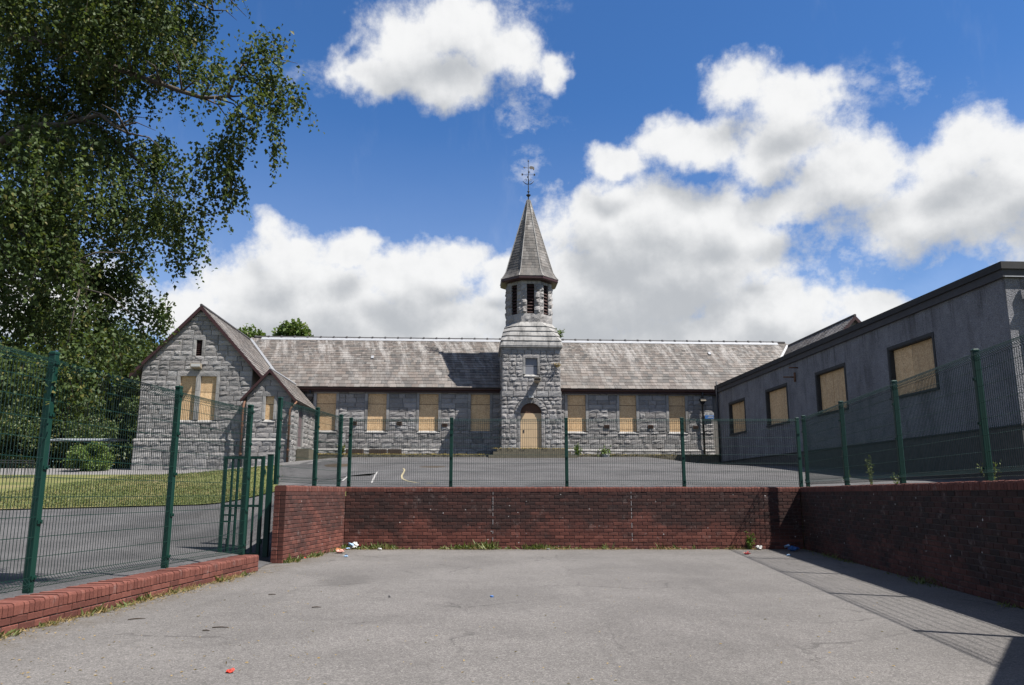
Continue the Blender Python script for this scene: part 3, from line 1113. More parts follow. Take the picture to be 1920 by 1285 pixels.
def lay_wall(parent, fmap, nrm, zs, base_lim, holes=(), depth=0.13, relief=0.034, course=0.27, bw=(0.38, 0.85), mat=None, weight=1.0, nx=4, nz=3):
    """zs: heights where courses must break; base_lim(z)->(s0,s1); holes: functions z->(a,b) or None"""
    zs = sorted(zs)
    for za, zb in zip(zs[:-1], zs[1:]):
        n = max(1, int(round((zb - za) / course)))
        cuts = [za + (zb - za) * (k + (random.uniform(-0.12, 0.12) if 0 < k < n else 0)) / n for k in range(n + 1)]
        for z0, z1 in zip(cuts[:-1], cuts[1:]):
            zm, e = (z0 + z1) / 2, 0.002
            lb, lm, lt = base_lim(z0 + e), base_lim(zm), base_lim(z1 - e)
            segs = [[(lb[0], lm[0], lt[0]), (lb[1], lm[1], lt[1])]]
            for h in holes:
                hm = h(zm)
                if hm is None:
                    continue
                hb, ht = h(z0 + e) or hm, h(z1 - e) or hm
                new = []
                for A, B in segs:
                    if hm[1] <= A[1] or hm[0] >= B[1]:
                        new.append([A, B])
                        continue
                    if hm[0] > A[1]:
                        new.append([A, (hb[0], hm[0], ht[0])])
                    if hm[1] < B[1]:
                        new.append([(hb[1], hm[1], ht[1]), B])
                segs = new
            for A, B in segs:
                L = B[1] - A[1]
                if L < 0.06:
                    continue
                ws = []
                while sum(ws) < L:
                    ws.append(random.uniform(*bw))
                if len(ws) > 1 and sum(ws) - L > 0.5 * ws[-1]:
                    ws.pop()
                k = L / sum(ws)
                x = A[1]
                for i, wd in enumerate(ws):
                    x2 = x + wd * k
                    lo = A if i == 0 else (x, x, x)
                    hi = B if i == len(ws) - 1 else (x2, x2, x2)
                    c = [fmap(lo[0], z0), fmap(hi[0], z0), fmap(hi[2], z1), fmap(lo[2], z1)]
                    vs, fs = stone_geo(c, nrm, depth + random.uniform(-0.01, 0.01), relief * random.uniform(0.5, 1.25), nx, nz)
                    STN.add(parent, vs, fs, rnd_tint(), None, weight, mat)
                    x = x2


def put_stone(parent, c, nrm, depth, relief, mat='dressed_granite', nx=3, nz=2, weight=1.0, gap=0.006):
    vs, fs = stone_geo(c, nrm, depth, relief, nx, nz, gap)
    STN.add(parent, vs, fs, rnd_tint(), None, weight, mat)


def rect_hole(a, b, z0, z1):
    return lambda z: (a, b) if z0 <= z <= z1 else None


def window(parent, fmap, nrm, a, b, z0, z1, wallpart, seam=None, jamb=0.17, lintel=0.28, sill=True, depth=0.13, mat='strand_board', name='window', sides=(True, True)):
    """boarded window: boards in the recess, sill, jamb and lintel stones"""
    n = Vector(nrm)
    g = G()
    q = [fmap(a - 0.01, z0 - 0.01), fmap(b + 0.01, z0 - 0.01), fmap(b + 0.01, z1 + 0.01), fmap(a - 0.01, z1 + 0.01)]
    g.prism([Vector(p) + n * 0.002 for p in q], n * 0.012)
    w = g.build(name, 'dark_void', parent)
    seam = seam if seam is not None else z0 + (z1 - z0) * 0.66
    for (s0, s1) in ((z0, seam - 0.014), (seam + 0.014, z1)):
        g = G()
        off = random.uniform(0.016, 0.024)
        q = [fmap(a + 0.004, s0), fmap(b - 0.004, s0), fmap(b - 0.004, s1), fmap(a + 0.004, s1)]
        g.prism([Vector(p) + n * off for p in q], n * 0.012, (random.random(), random.random(), 0))
        g.build('board', mat, w)
    if sill:
        g = G()
        e = 0.10
        A0, A1 = Vector(fmap(a - e, z0 - 0.158)), Vector(fmap(b + e, z0 - 0.158))
        up = Vector((0, 0, 1))
        for_ring = []
        for P in (A0, A1):
            for_ring.append([P, P + n * (depth + 0.03), P + n * (depth + 0.04) + up * 0.05, P + n * 0.03 + up * 0.165])
        vs = [tuple(p) for r in for_ring for p in r]
        g.add(vs, [(0, 1, 2, 3), (7, 6, 5, 4), (0, 4, 5, 1), (1, 5, 6, 2), (2, 6, 7, 3), (3, 7, 4, 0)], (0.7, 0.5, 0))
        g.build('sill', 'dressed_granite', w)
    k = max(2, int(round((z1 - z0) / 0.42)))
    for s_, use in ((-1, sides[0]), (1, sides[1])):
        if not use:
            continue
        for i in range(k):
            za, zb = z0 + (z1 - z0) * i / k, z0 + (z1 - z0) * (i + 1) / k
            lo, hi = (a - jamb, a) if s_ < 0 else (b, b + jamb)
            put_stone(wallpart, [fmap(lo, za), fmap(hi, za), fmap(hi, zb), fmap(lo, zb)], nrm, depth + 0.015, 0.012)
    if lintel:
        put_stone(wallpart, [fmap(a - jamb, z1), fmap(b + jamb, z1), fmap(b + jamb, z1 + lintel), fmap(a - jamb, z1 + lintel)], nrm, depth + 0.01, 0.02, 'granite', 5, 2)
    return w


FRONT = (0, -1, 0)


def front_map(v):
    return lambda s, z: (s, v, z)


def right_map(u):
    return lambda s, z: (u, s, z)


def left_map(u):
    return lambda s, z: (u, -s, z)


# --- main range
EV, EZ, RV, RZ = -0.29, 7.40, 3.60, 11.05
WCU, WRZ, WSL, WV, WHW = -17.62, 10.85, 1.10, -5.6, 2.78        # left wing: ridge u, ridge z, slope, front v, half width
XCU, XRZ = 17.25, 10.78                                          # right wing
front_wall = part('front_wall', 'mortar', box=((-14.9, 0.13, 2.4), (14.5, 7.0, 7.34)))
fm = front_map(0.13)
LW = [(-12.60, -11.46), (-9.61, -8.53), (-6.61, -5.49), (-3.58, -2.45)]
RWN = [(2.17, 3.25), (5.27, 6.29), (8.27, 9.27)]
WZ0, WZ1 = 4.86, 7.02
holes = []
for a, b in LW + RWN:
    holes.append(rect_hole(a - 0.17, b + 0.17, WZ0, WZ1 + 0.28))
    holes.append(rect_hole(a - 0.10, b + 0.10, WZ0 - 0.16, WZ0))
for u0, u1 in ((-12.72, -1.78), (1.55, 10.95)):
    lay_wall(front_wall, fm, FRONT, [3.82, WZ0 - 0.16, WZ0, WZ1, WZ1 + 0.28, 7.36], lambda z, a=u0, b=u1: (a, b), holes)
    # plinth: rough course and pale chamfered course
    lay_wall(front_wall, front_map(0.05), FRONT, [3.05, 3.36, 3.68], lambda z, a=u0, b=u1: (a, b), (), 0.13, 0.05, 0.32, (0.5, 1.0), None, 0.6)
    x = u0
    while x < u1 - 0.1:
        x2 = min(u1, x + random.uniform(0.8, 1.4))
        vs = []
        for q in (x + 0.004, x2 - 0.004):
            vs += [(q, 0.12, 3.685), (q, -0.10, 3.685), (q, -0.105, 3.74), (q, -0.02, 3.815), (q, 0.12, 3.815)]
        STN.add(front_wall, vs, [(4, 3, 2, 1, 0), (5, 6, 7, 8, 9), (0, 1, 6, 5), (1, 2, 7, 6), (2, 3, 8, 7), (3, 4, 9, 8)], (0.5, 0.5, 0), None, 1.0, 'dressed_granite')
        x = x2
for a, b in LW + RWN:
    window(school, fm, FRONT, a, b, WZ0, WZ1, front_wall, seam=6.42)

# vents in the wall
for u, z in ((-10.35, 5.28), (-7.75, 5.28), (-5.10, 5.2), (4.50, 5.15), (7.12, 5.15), (9.85, 5.12)):
    def vent(g, u=u, z=z):
        g.box((u - 0.15, -0.058, z - 0.10), (u + 0.15, 0.02, z + 0.10))
    v_ = part('air_vent', 'brown_board', fn=vent)
    for k in range(4):
        part('vent_slot', 'dark_void', v_, box=((u - 0.13, -0.062, z - 0.08 + k * 0.042), (u + 0.13, -0.0585, z - 0.06 + k * 0.042)))

# --- roofs
def roof_slab(name, quad, nrm, th=0.10):
    g = G()
    n = Vector(nrm).normalized()
    g.prism([Vector(q) for q in quad], n * -th)
    return g.build(name, 'slate', school)


def lay_slates(parent, P0, S, T, N, tmax, lim, h0=0.34, h1=0.14, w0=(0.28, 0.5), w1=(0.14, 0.26), skip=None, weight=1.0, up0=0.0, layoff=0.0):
    """P0 + s*S + t*T; lim(t)->(smin,smax); courses diminish from h0 to h1"""
    P0, S, T, N = Vector(P0), Vector(S).normalized(), Vector(T).normalized(), Vector(N).normalized()
    t = 0.0
    while t < tmax - 0.03:
        k = t / tmax
        h = h0 + (h1 - h0) * k
        wa, wb = w0[0] + (w1[0] - w0[0]) * k, w0[1] + (w1[1] - w0[1]) * k
        tb = min(t + h + 0.05, tmax)
        s0, s1 = lim(t + h * 0.5)
        s = s0 - random.uniform(0, wa * 0.5)
        while s < s1:
            w = random.uniform(wa, wb)
            a, b = max(s, s0), min(s + w, s1)
            s += w
            if b - a < 0.03 or (skip and skip((a + b) / 2, t + h / 2)):
                continue
            lb, lt = lim(t), lim(min(t + h, tmax))
            a0, b0, a1, b1 = a, b, a, b
            if a <= s0 + 1e-6:
                a0, a1 = lb[0], lt[0]
            if b >= s1 - 1e-6:
                b0, b1 = lb[1], lt[1]
            lift = 0.030 + random.uniform(-0.004, 0.006)
            tj = t + random.uniform(-0.012, 0.012)
            e = 0.0035
            def pt(ss, tt, nn):
                return tuple(P0 + S * ss + T * tt + N * nn)
            vs = [pt(a0 + e, tj, lift), pt(b0 - e, tj, lift), pt(b1 - e, tb, 0.010), pt(a1 + e, tb, 0.010),
                  pt(a0 + e, tj, lift - 0.022), pt(b0 - e, tj, lift - 0.022), pt(b1 - e, tb, -0.006), pt(a1 + e, tb, -0.006)]
            fs = [(0, 1, 2, 3), (4, 5, 1, 0), (5, 6, 2, 1), (7, 4, 0, 3)]
            la = [(ss + layoff, tt + up0, 0) for ss, tt in ((a0, tj), (b0, tj), (b1, tb), (a1, tb))] * 2
            SLT.add(parent, vs, fs, rnd_tint(), la, weight)
        t += h


run, rise = RV - EV, RZ - EZ
SLen = math.hypot(run, rise)
roof = part('roof', 'slate', fn=lambda g: (
    g.prism([(-17.6, EV, EZ - 0.02), (17.2, EV, EZ - 0.02), (17.2, RV, RZ - 0.02), (-17.6, RV, RZ - 0.02)], Vector((0, rise, -run)).normalized() * 0.09),
    g.prism([(17.2, RV + 0.01, RZ - 0.02), (17.2, 2 * RV - EV, EZ), (-17.6, 2 * RV - EV, EZ), (-17.6, RV + 0.01, RZ - 0.02)], Vector((0, -rise, -run)).normalized() * 0.09)))


def main_lim(t):
    z = EZ + t / SLen * rise
    return (WCU + (WRZ - z) / WSL + 0.05, XCU - (XRZ - z) / WSL - 0.05)


lay_slates(roof, (0, EV - 0.04, EZ - 0.03), (1, 0, 0), (0, run, rise), (0, -rise, run), SLen - 0.12, main_lim,
           skip=lambda s, t: -1.7 < s < 1.45 and t < 2.4)


def wing(cu, rz_, half, sgn, front_v):
    """gabled cross wing; sgn=+1: the visible slope faces +u"""
    ez = rz_ - half * WSL
    vz = lambda z: EV + (z - EZ) / rise * run
    for s_ in (-1, 1):
        quad = [(cu, front_v - 0.19, rz_ - 0.03), (cu + s_ * half, front_v - 0.19, ez - 0.03), (cu + s_ * half, vz(ez) + 0.2 if s_ == sgn else 7.0, ez - 0.03), (cu, RV + 0.3, rz_ - 0.03)]
        n = Vector((s_ * WSL, 0, 1)).normalized()
        if s_ < 0:
            quad = quad[::-1]
        roof_w = roof_slab('wing_roof', quad, n if True else n)
        T = Vector((-s_, 0, WSL)).normalized()
        TL = math.hypot(half, half * WSL)
        if s_ == sgn:
            def lim(t):
                z = ez + t / TL * (rz_ - ez)
                return (front_v - 0.21, vz(z) - 0.02)
            lay_slates(roof_w, (cu + s_ * half, 0, ez - 0.02), (0, 1, 0), T, n, TL - 0.08, lim, layoff=40.0, weight=0.8)
            # lead valley against the main roof
            g = G()
            a = Vector((cu + s_ * half, vz(ez) - 0.05, ez + 0.03))
            b = Vector((cu, vz(rz_) - 0.05, rz_ + 0.03))
            d = Vector((s_ * 0.16, -0.03, 0.0))
            g.prism([a, a + d, b + d, b], (0, 0, 0.03))
            g.build('valley_flashing', 'lead', roof_w)
    # ridge
    g = G()
    g.tube([(cu, front_v - 0.21, rz_ + 0.01), (cu, RV, rz_ + 0.01)], 0.075, 8)
    g.build('wing_ridge', 'ridge_clay', school)
    # barge boards
    for s_ in (-1, 1):
        g = G()
        top, bot = Vector((cu, front_v - 0.21, rz_ + 0.01)), Vector((cu + s_ * (half + 0.02), front_v - 0.21, ez - 0.01))
        dn = Vector((0, 0, -0.20))
        g.prism([top, bot, bot + dn, top + dn * 1.2], (0, 0.045, 0))
        g.build('barge_board', 'maroon_paint', school)


wing(WCU, WRZ, 3.30, 1, WV)
wing(XCU, XRZ, 3.30, -1, WV + 0.1)

# main ridge: clay tiles with raised joints, lead strip below
x = -17.3
while x < 17.0:
    g = G()
    g.tube([(x + 0.01, RV, RZ - 0.005), (x + 0.81, RV, RZ - 0.005)], 0.085, 8)
    t_ = g.build('ridge_tile', 'ridge_clay', school)
    g = G()
    g.tube([(x - 0.05, RV, RZ - 0.0), (x + 0.05, RV, RZ - 0.0)], 0.12, 8)
    g.build('tile_collar', 'ridge_clay', t_)
    x += 0.82
T_ = Vector((0, run, rise)).normalized()
N_ = Vector((0, -rise, run)).normalized()
for a, b in ((-16.9, -1.2), (1.0, 16.6)):
    g = G()
    base = Vector((0, RV, RZ)) - T_ * 0.33 + N_ * 0.036
    g.prism([base + Vector((a, 0, 0)), base + Vector((b, 0, 0)), base + Vector((b, 0, 0)) + T_ * 0.29, base + Vector((a, 0, 0)) + T_ * 0.29], N_ * 0.012)
    g.build('ridge_flashing', 'lead', school)
# roof lights / slipped lead patches
for u, t in ((-9.75, 2.9), (11.6, 3.7)):
    g = G()
    c0 = Vector((u, EV, EZ)) + T_ * t + N_ * 0.05
    g.prism([c0, c0 + Vector((0.16, 0, 0)), c0 + Vector((0.16, 0, 0)) + T_ * 0.26, c0 + T_ * 0.26], N_ * 0.05)
    g.build('roof_vent', 'lead', school)

# gutters and fascia boards
for a, b in ((-14.2, -1.74), (1.52, 13.9)):
    part('fascia_board', 'maroon_paint', box=((a, EV + 0.10, EZ - 0.30), (b, EV + 0.14, EZ - 0.10)))
    part('soffit', 'maroon_paint', box=((a, EV + 0.14, EZ - 0.30), (b, 0.0, EZ - 0.27)))
    g = G()
    pr = [(EV + 0.09, EZ - 0.10), (EV + 0.08, EZ - 0.17), (EV + 0.0, EZ - 0.20), (EV - 0.06, EZ - 0.16), (EV - 0.08, EZ - 0.08), (EV - 0.06, EZ - 0.08), (EV - 0.03, EZ - 0.15), (EV + 0.05, EZ - 0.16)]
    g.prism([(a, y, z) for y, z in pr], (b - a, 0, 0))
    g.build('gutter', 'maroon_paint', school)

# --- left wing wall
wing_wall = part('wing_wall', 'mortar', fn=lambda g: (
    g.box((WCU - WHW, WV + 0.13, 1.9), (WCU + WHW, 6.8, WRZ - 3.3 * WSL + 0.1)),
    g.prism([(WCU - WHW, WV + 0.13, WRZ - 3.3 * WSL + 0.1), (WCU + WHW, WV + 0.13, WRZ - 3.3 * WSL + 0.1), (WCU + WHW, WV + 0.13, WRZ - WHW * WSL - 0.2), (WCU, WV + 0.13, WRZ - 0.2), (WCU - WHW, WV + 0.13, WRZ - WHW * WSL - 0.2)], (0, 5.0, 0))))
wm = front_map(WV + 0.13)


def wing_lim(z):
    h = min(WHW, max(0.05, (WRZ - 0.12 - z) / WSL))
    return (WCU - h, WCU + h)


wh = [rect_hole(-18.62, -16.46, 4.92, 7.44), rect_hole(-18.56, -16.50, 4.76, 4.92), rect_hole(WCU - 0.16 - 0.16, WCU + 0.14 + 0.16, 8.22, 9.32)]
lay_wall(wing_wall, wm, FRONT, [3.97, 4.76, 4.92, 7.16, 7.44, 8.22, 9.05, 9.32, 10.55], wing_lim, wh, relief=0.036, course=0.26, bw=(0.35, 0.8))
lay_wall(wing_wall, front_map(WV + 0.04), FRONT, [2.3, 2.62, 2.95, 3.28, 3.60, 3.83], lambda z: (WCU - WHW - 0.09, WCU + WHW), (), 0.13, 0.036, 0.32, (0.45, 0.95))
x = WCU - WHW - 0.1
while x < WCU + WHW - 0.1:
    x2 = min(WCU + WHW, x + random.uniform(0.8, 1.3))
    vs = []
    for q in (x + 0.004, x2 - 0.004):
        vs += [(q, WV + 0.12, 3.835), (q, WV - 0.12, 3.835), (q, WV - 0.12, 3.90), (q, WV - 0.02, 3.967), (q, WV + 0.12, 3.967)]
    STN.add(wing_wall, vs, [(4, 3, 2, 1, 0), (5, 6, 7, 8, 9), (0, 1, 6, 5), (1, 2, 7, 6), (2, 3, 8, 7), (3, 4, 9, 8)], (0.5, 0.5, 0), None, 1.0, 'dressed_granite')
    x = x2
# side faces of the wing
lay_wall(wing_wall, left_map(WCU - WHW), (-1, 0, 0), [2.4, 3.9, 7.2], lambda z: (0.5, 5.5), (), 0.05, 0.04, 0.3, (0.5, 0.9), None, 0.05, 2, 2)
# paired gable windows with a stone mullion
window(school, wm, FRONT, -18.45, -17.66, 4.92, 7.16, wing_wall, seam=6.35, lintel=0, sides=(True, False), sill=False)
window(school, wm, FRONT, -17.43, -16.63, 4.92, 7.16, wing_wall, seam=6.35, lintel=0, sides=(False, True), sill=False)
for i in range(3):
    za, zb = 4.92 + 0.7467 * i, 4.92 + 0.7467 * (i + 1)
    put_stone(wing_wall, [wm(-17.66, za), wm(-17.43, za), wm(-17.43, zb), wm(-17.66, zb)], FRONT, 0.145, 0.02)
for a, b in ((-18.62, -17.54), (-17.54, -16.46)):
    put_stone(wing_wall, [wm(a, 7.16), wm(b, 7.16), wm(b, 7.44), wm(a, 7.44)], FRONT, 0.14, 0.02, 'granite', 4, 2)
    g = G()
    vs = []
    for q in (a + 0.01, b - 0.01):
        vs += [(q, WV + 0.13, 4.76), (q, WV - 0.035, 4.76), (q, WV - 0.04, 4.83), (q, WV + 0.10, 4.918)]
    g.add(vs, [(3, 2, 1, 0), (4, 5, 6, 7), (0, 1, 5, 4), (1, 2, 6, 5), (2, 3, 7, 6)], (0.7, 0.5, 0))
    g.build('sill', 'dressed_granite', school)
# slit vent in the gable
g = G()
g.box((WCU - 0.16, WV + 0.10, 8.22), (WCU + 0.14, WV + 0.128, 9.05))
slit = g.build('gable_slit', 'dark_void', school)
for k in range(8):
    g = G()
    z = 8.26 + k * 0.1
    g.prism([(WCU - 0.15, WV + 0.085, z), (WCU + 0.13, WV + 0.085, z), (WCU + 0.13, WV + 0.03, z - 0.04), (WCU - 0.15, WV + 0.03, z - 0.04)], (0, 0, 0.015))
    g.build('slat', 'louvre', slit)
for s_ in (-1, 1):
    e0, e1 = ((WCU - 0.32, WCU - 0.16) if s_ < 0 else (WCU + 0.14, WCU + 0.30))
    for za, zb in ((8.22, 8.6), (8.6, 9.05)):
        put_stone(wing_wall, [wm(e0, za), wm(e1, za), wm(e1, zb), wm(e0, zb)], FRONT, 0.145, 0.015)
put_stone(wing_wall, [wm(WCU - 0.32, 9.05), wm(WCU + 0.30, 9.05), wm(WCU + 0.30, 9.32), wm(WCU - 0.32, 9.32)], FRONT, 0.14, 0.03, 'granite')

# right wing wall, mostly behind the annexe
part('wing_wall', 'granite', fn=lambda g: (
    g.box((XCU - WHW, WV + 0.2, 1.9), (XCU + WHW, 6.8, 7.1)),
    g.prism([(XCU - WHW, WV + 0.2, 7.1), (XCU + WHW, WV + 0.2, 7.1), (XCU + WHW, WV + 0.2, XRZ - WHW * WSL - 0.2), (XCU, WV + 0.2, XRZ - 0.2), (XCU - WHW, WV + 0.2, XRZ - WHW * WSL - 0.2)], (0, 5.0, 0))))

# --- porch in the angle
PU, PZ, PSL, PV, PHW = -13.82, 7.48, 1.14, -6.0, 1.12
porch_wall = part('porch_wall', 'mortar', fn=lambda g: g.prism(
    [(PU - PHW, PV + 0.13, 2.0), (PU + PHW - 0.13, PV + 0.13, 2.0), (PU + PHW - 0.13, PV + 0.13, PZ - PHW * PSL - 0.1), (PU, PV + 0.13, PZ - 0.15), (PU - PHW, PV + 0.13, PZ - PHW * PSL - 0.1)], (0, 6.1, 0)))
pm = front_map(PV + 0.13)


def porch_lim(z):
    h = min(PHW, max(0.05, (PZ - 0.08 - z) / PSL))
    return (PU - h, PU + h)


lay_wall(porch_wall, pm, FRONT, [3.97, 4.76, 4.92, 6.10, 6.36, 7.2], porch_lim, [rect_hole(-14.14, -13.42, 4.92, 6.36), rect_hole(-14.1, -13.46, 4.76, 4.92)])
lay_wall(porch_wall, front_map(PV + 0.04), FRONT, [2.3, 2.62, 2.95, 3.28, 3.60, 3.83], lambda z: (PU - PHW, PU + PHW + 0.09), (), 0.13, 0.036, 0.32, (0.45, 0.95))
window(school, pm, FRONT, -13.99, -13.57, 4.92, 6.10, porch_wall, jamb=0.15, lintel=0.26)
vs = []
for q in (PU - PHW, PU + PHW + 0.1):
    vs += [(q, PV + 0.12, 3.835), (q, PV - 0.12, 3.835), (q, PV - 0.12, 3.90), (q, PV - 0.02, 3.967), (q, PV + 0.12, 3.967)]
STN.add(porch_wall, vs, [(4, 3, 2, 1, 0), (5, 6, 7, 8, 9), (0, 1, 6, 5), (1, 2, 7, 6), (2, 3, 8, 7), (3, 4, 9, 8)], (0.5, 0.5, 0), None, 1.0, 'dressed_granite')
pr_ = right_map(PU + PHW - 0.13)
lay_wall(porch_wall, pr_, (1, 0, 0), [2.6, 3.70, 5.95, 6.20], lambda z: (PV + 0.1, 0.0), [rect_hole(-4.35, -2.75, 3.70, 5.95)], relief=0.05, bw=(0.35, 0.8))
for a, b in ((-4.35, -4.12), (-2.98, -2.75)):
    for i in range(4):
        za, zb = 3.70 + 0.5625 * i, 3.70 + 0.5625 * (i + 1)
        put_stone(porch_wall, [pr_(a, za), pr_(b, za), pr_(b, zb), pr_(a, zb)], (1, 0, 0), 0.145, 0.02)
part('side_door', 'purple_door', box=((PU + PHW - 0.12, -4.12, 3.70), (PU + PHW - 0.08, -2.98, 5.95)))
part('door_step', 'mossy_stone', box=((PU + PHW + 0.06, -4.5, 2.3), (PU + PHW + 0.7, -2.6, 3.55)))
for s_ in (-1, 1):
    hw = 1.36
    quad = [(PU, PV - 0.18, PZ), (PU + s_ * hw, PV - 0.18, PZ - hw * PSL), (PU + s_ * hw, -0.3, PZ - hw * PSL), (PU, 0.2, PZ)]
    if s_ < 0:
        quad = quad[::-1]
    n = Vector((s_ * PSL, 0, 1)).normalized()
    proof = roof_slab('porch_roof', quad, n, 0.08)
    if s_ > 0:
        TL = math.hypot(hw, hw * PSL)
        lay_slates(proof, (PU + hw + 0.02, 0, PZ - hw * PSL - 0.01), (0, 1, 0), Vector((-1, 0, PSL)), n, TL - 0.05, lambda t: (PV - 0.19, -0.02), 0.24, 0.16, (0.24, 0.4), (0.16, 0.26), layoff=80.0, weight=0.8)
    g = G()
    top, bot = Vector((PU, PV - 0.20, PZ + 0.02)), Vector((PU + s_ * (hw + 0.02), PV - 0.20, PZ - hw * PSL))
    g.prism([top, bot, bot + Vector((0, 0, -0.16)), top + Vector((0, 0, -0.19))], (0, 0.04, 0))
    g.build('barge_board', 'maroon_paint', school)
g = G()
g.tube([(PU, PV - 0.20, PZ + 0.03), (PU, 0.3, PZ + 0.03)], 0.06, 8)
g.build('porch_ridge', 'lead', school)

# --- tower
TU, TV, TH = -0.14, -0.35, 1.66
tower_wall = part('tower_wall', 'mortar', box=((TU - TH + 0.13, TV - TH + 0.13, 2.6), (TU + TH - 0.13, TV + TH - 0.13, 9.5)))
tf = front_map(TV - TH + 0.13)
DC, DW, DS, DR = -0.18, 0.59, 5.69, 0.60


def door_hole(z):
    if z < DS:
        return (DC - DW - 0.2, DC + DW + 0.2)
    r = 0.95
    dz = z - DS
    return (DC - math.sqrt(max(0, r * r - dz * dz)), DC + math.sqrt(max(0, r * r - dz * dz))) if dz < r else None


tl = lambda z: (TU - TH - 0.05, TU + TH + 0.05)
tl2 = lambda z: (TU - TH, TU + TH)
lay_wall(tower_wall, tf, FRONT, [3.70, DS, DS + 0.95, 6.66], tl, [door_hole], depth=0.17, relief=0.045, course=0.27, bw=(0.26, 0.55))
lay_wall(tower_wall, tf, FRONT, [6.98, 7.78, 7.94, 8.89, 9.12, 9.36], tl2, [rect_hole(-0.62, 0.34, 7.78, 9.12)], depth=0.13, relief=0.045, course=0.25, bw=(0.26, 0.6))
lay_wall(tower_wall, tf, FRONT, [6.66, 6.98], tl, (), depth=0.20, relief=0.04, course=0.32, bw=(0.5, 0.9))
for mp, nn, wgt in ((left_map(TU - TH + 0.13), (-1, 0, 0), 0.4), (right_map(TU + TH - 0.13), (1, 0, 0), 0.1)):
    lim = (lambda z: (-TV - 0.5, -TV + TH)) if nn[0] < 0 else (lambda z: (TV - TH, TV + 0.5))
    lay_wall(tower_wall, mp, nn, [3.70, 6.66], lim, (), 0.17, 0.06, 0.27, (0.3, 0.6), None, wgt)
    lim = (lambda z: (-TV - TH, -TV + TH)) if nn[0] < 0 else (lambda z: (TV - TH, TV + TH))
    lay_wall(tower_wall, mp, nn, [6.66, 9.36], lim, (), 0.13, 0.06, 0.26, (0.3, 0.6), None, wgt)
# door, arch
part('tower_plinth', 'dressed_granite', fn=lambda g: (g.box((TU - TH - 0.12, TV - TH - 0.12, 3.5), (DC - DW - 0.2, TV - TH + 0.3, 3.80)),
                                                    g.box((DC + DW + 0.2, TV - TH - 0.12, 3.5), (TU + TH + 0.12, TV - TH + 0.3, 3.80))))
door = part('door', 'door_board', box=((DC - DW, TV - TH + 0.06, 3.70), (DC + DW, TV - TH + 0.125, 5.72)))
part('handle', 'iron', door, box=((DC - 0.45, TV - TH + 0.045, 4.62), (DC - 0.38, TV - TH + 0.059, 4.78)))
g = G()
pl = [(DC + DR * math.cos(math.pi * k / 16), TV - TH + 0.07, DS + 0.03 + DR * math.sin(math.pi * k / 16)) for k in range(17)]
g.prism(pl, (0, 0.05, 0))
g.build('fanlight', 'brown_board', door)
nv = 13
for k in range(nv):
    a0, a1 = math.pi * k / nv, math.pi * (k + 1) / nv
    P = lambda r, a: tf(DC + r * math.cos(a), DS + r * math.sin(a))
    rel = 0.05 if k != nv // 2 else 0.03
    put_stone(tower_wall, [P(0.605, a1), P(0.605, a0), P(0.93, a0), P(0.93, a1)], FRONT, 0.19, rel, 'granite', 2, 3)
for s_ in (-1, 1):
    for i in range(5):
        za, zb = 3.70 + (DS - 3.70) * i / 5, 3.70 + (DS - 3.70) * (i + 1) / 5
        e0, e1 = (DC - DW - 0.2, DC - DW) if s_ < 0 else (DC + DW, DC + DW + 0.2)
        put_stone(tower_wall, [tf(e0, za), tf(e1, za), tf(e1, zb), tf(e0, zb)], FRONT, 0.185, 0.035, 'granite', 2, 3)
window(school, tf, FRONT, -0.49, 0.21, 7.94, 8.89, tower_wall, seam=8.43, jamb=0.13, lintel=0.23, mat='grey_board')
lamp = part('wall_lamp', 'lamp_housing', fn=lambda g: g.prism([(0.02, TV - TH - 0.02, 7.44), (0.30, TV - TH - 0.02, 7.44), (0.34, TV - TH - 0.62, 7.50), (-0.02, TV - TH - 0.62, 7.50)], (0, 0, 0.16)))
part('lamp_glass', 'dark_void', lamp, box=((0.0, TV - TH - 0.632, 7.53), (0.32, TV - TH - 0.622, 7.64)))
part('door_light', 'white_plastic', box=((DC - 0.14, TV - TH - 0.32, 6.56), (DC + 0.14, TV - TH - 0.06, 6.68)))
gl = part('wall_lamp', 'lamp_housing', fn=lambda g: g.prism([(-17.80, WV + 0.0, 7.52), (-17.42, WV + 0.0, 7.52), (-17.34, WV - 0.40, 7.56), (-17.88, WV - 0.40, 7.56)], (0, 0, 0.22)))
part('lamp_glass', 'white_plastic', gl, box=((-17.84, WV - 0.41, 7.60), (-17.38, WV - 0.402, 7.74)))
# cornice
part('cornice', 'dressed_granite', fn=lambda g: g.ngon_loft([[(TU + sx * r, TV + sy * r, z) for sx, sy in ((-1, -1), (1, -1), (1, 1), (-1, 1))] for r, z in ((TH - 0.1, 9.36), (TH + 0.02, 9.36), (TH + 0.05, 9.46), (TH + 0.14, 9.52), (TH + 0.14, 9.60), (TH - 0.05, 9.66))]))


def oct_ring(r, cut, z):
    """square of half size r with its corners cut by cut"""
    q = r - cut
    return [Vector((TU + a, TV + b, z)) for a, b in ((-q, -r), (q, -r), (r, -q), (r, q), (q, r), (-q, r), (-r, q), (-r, -q))]


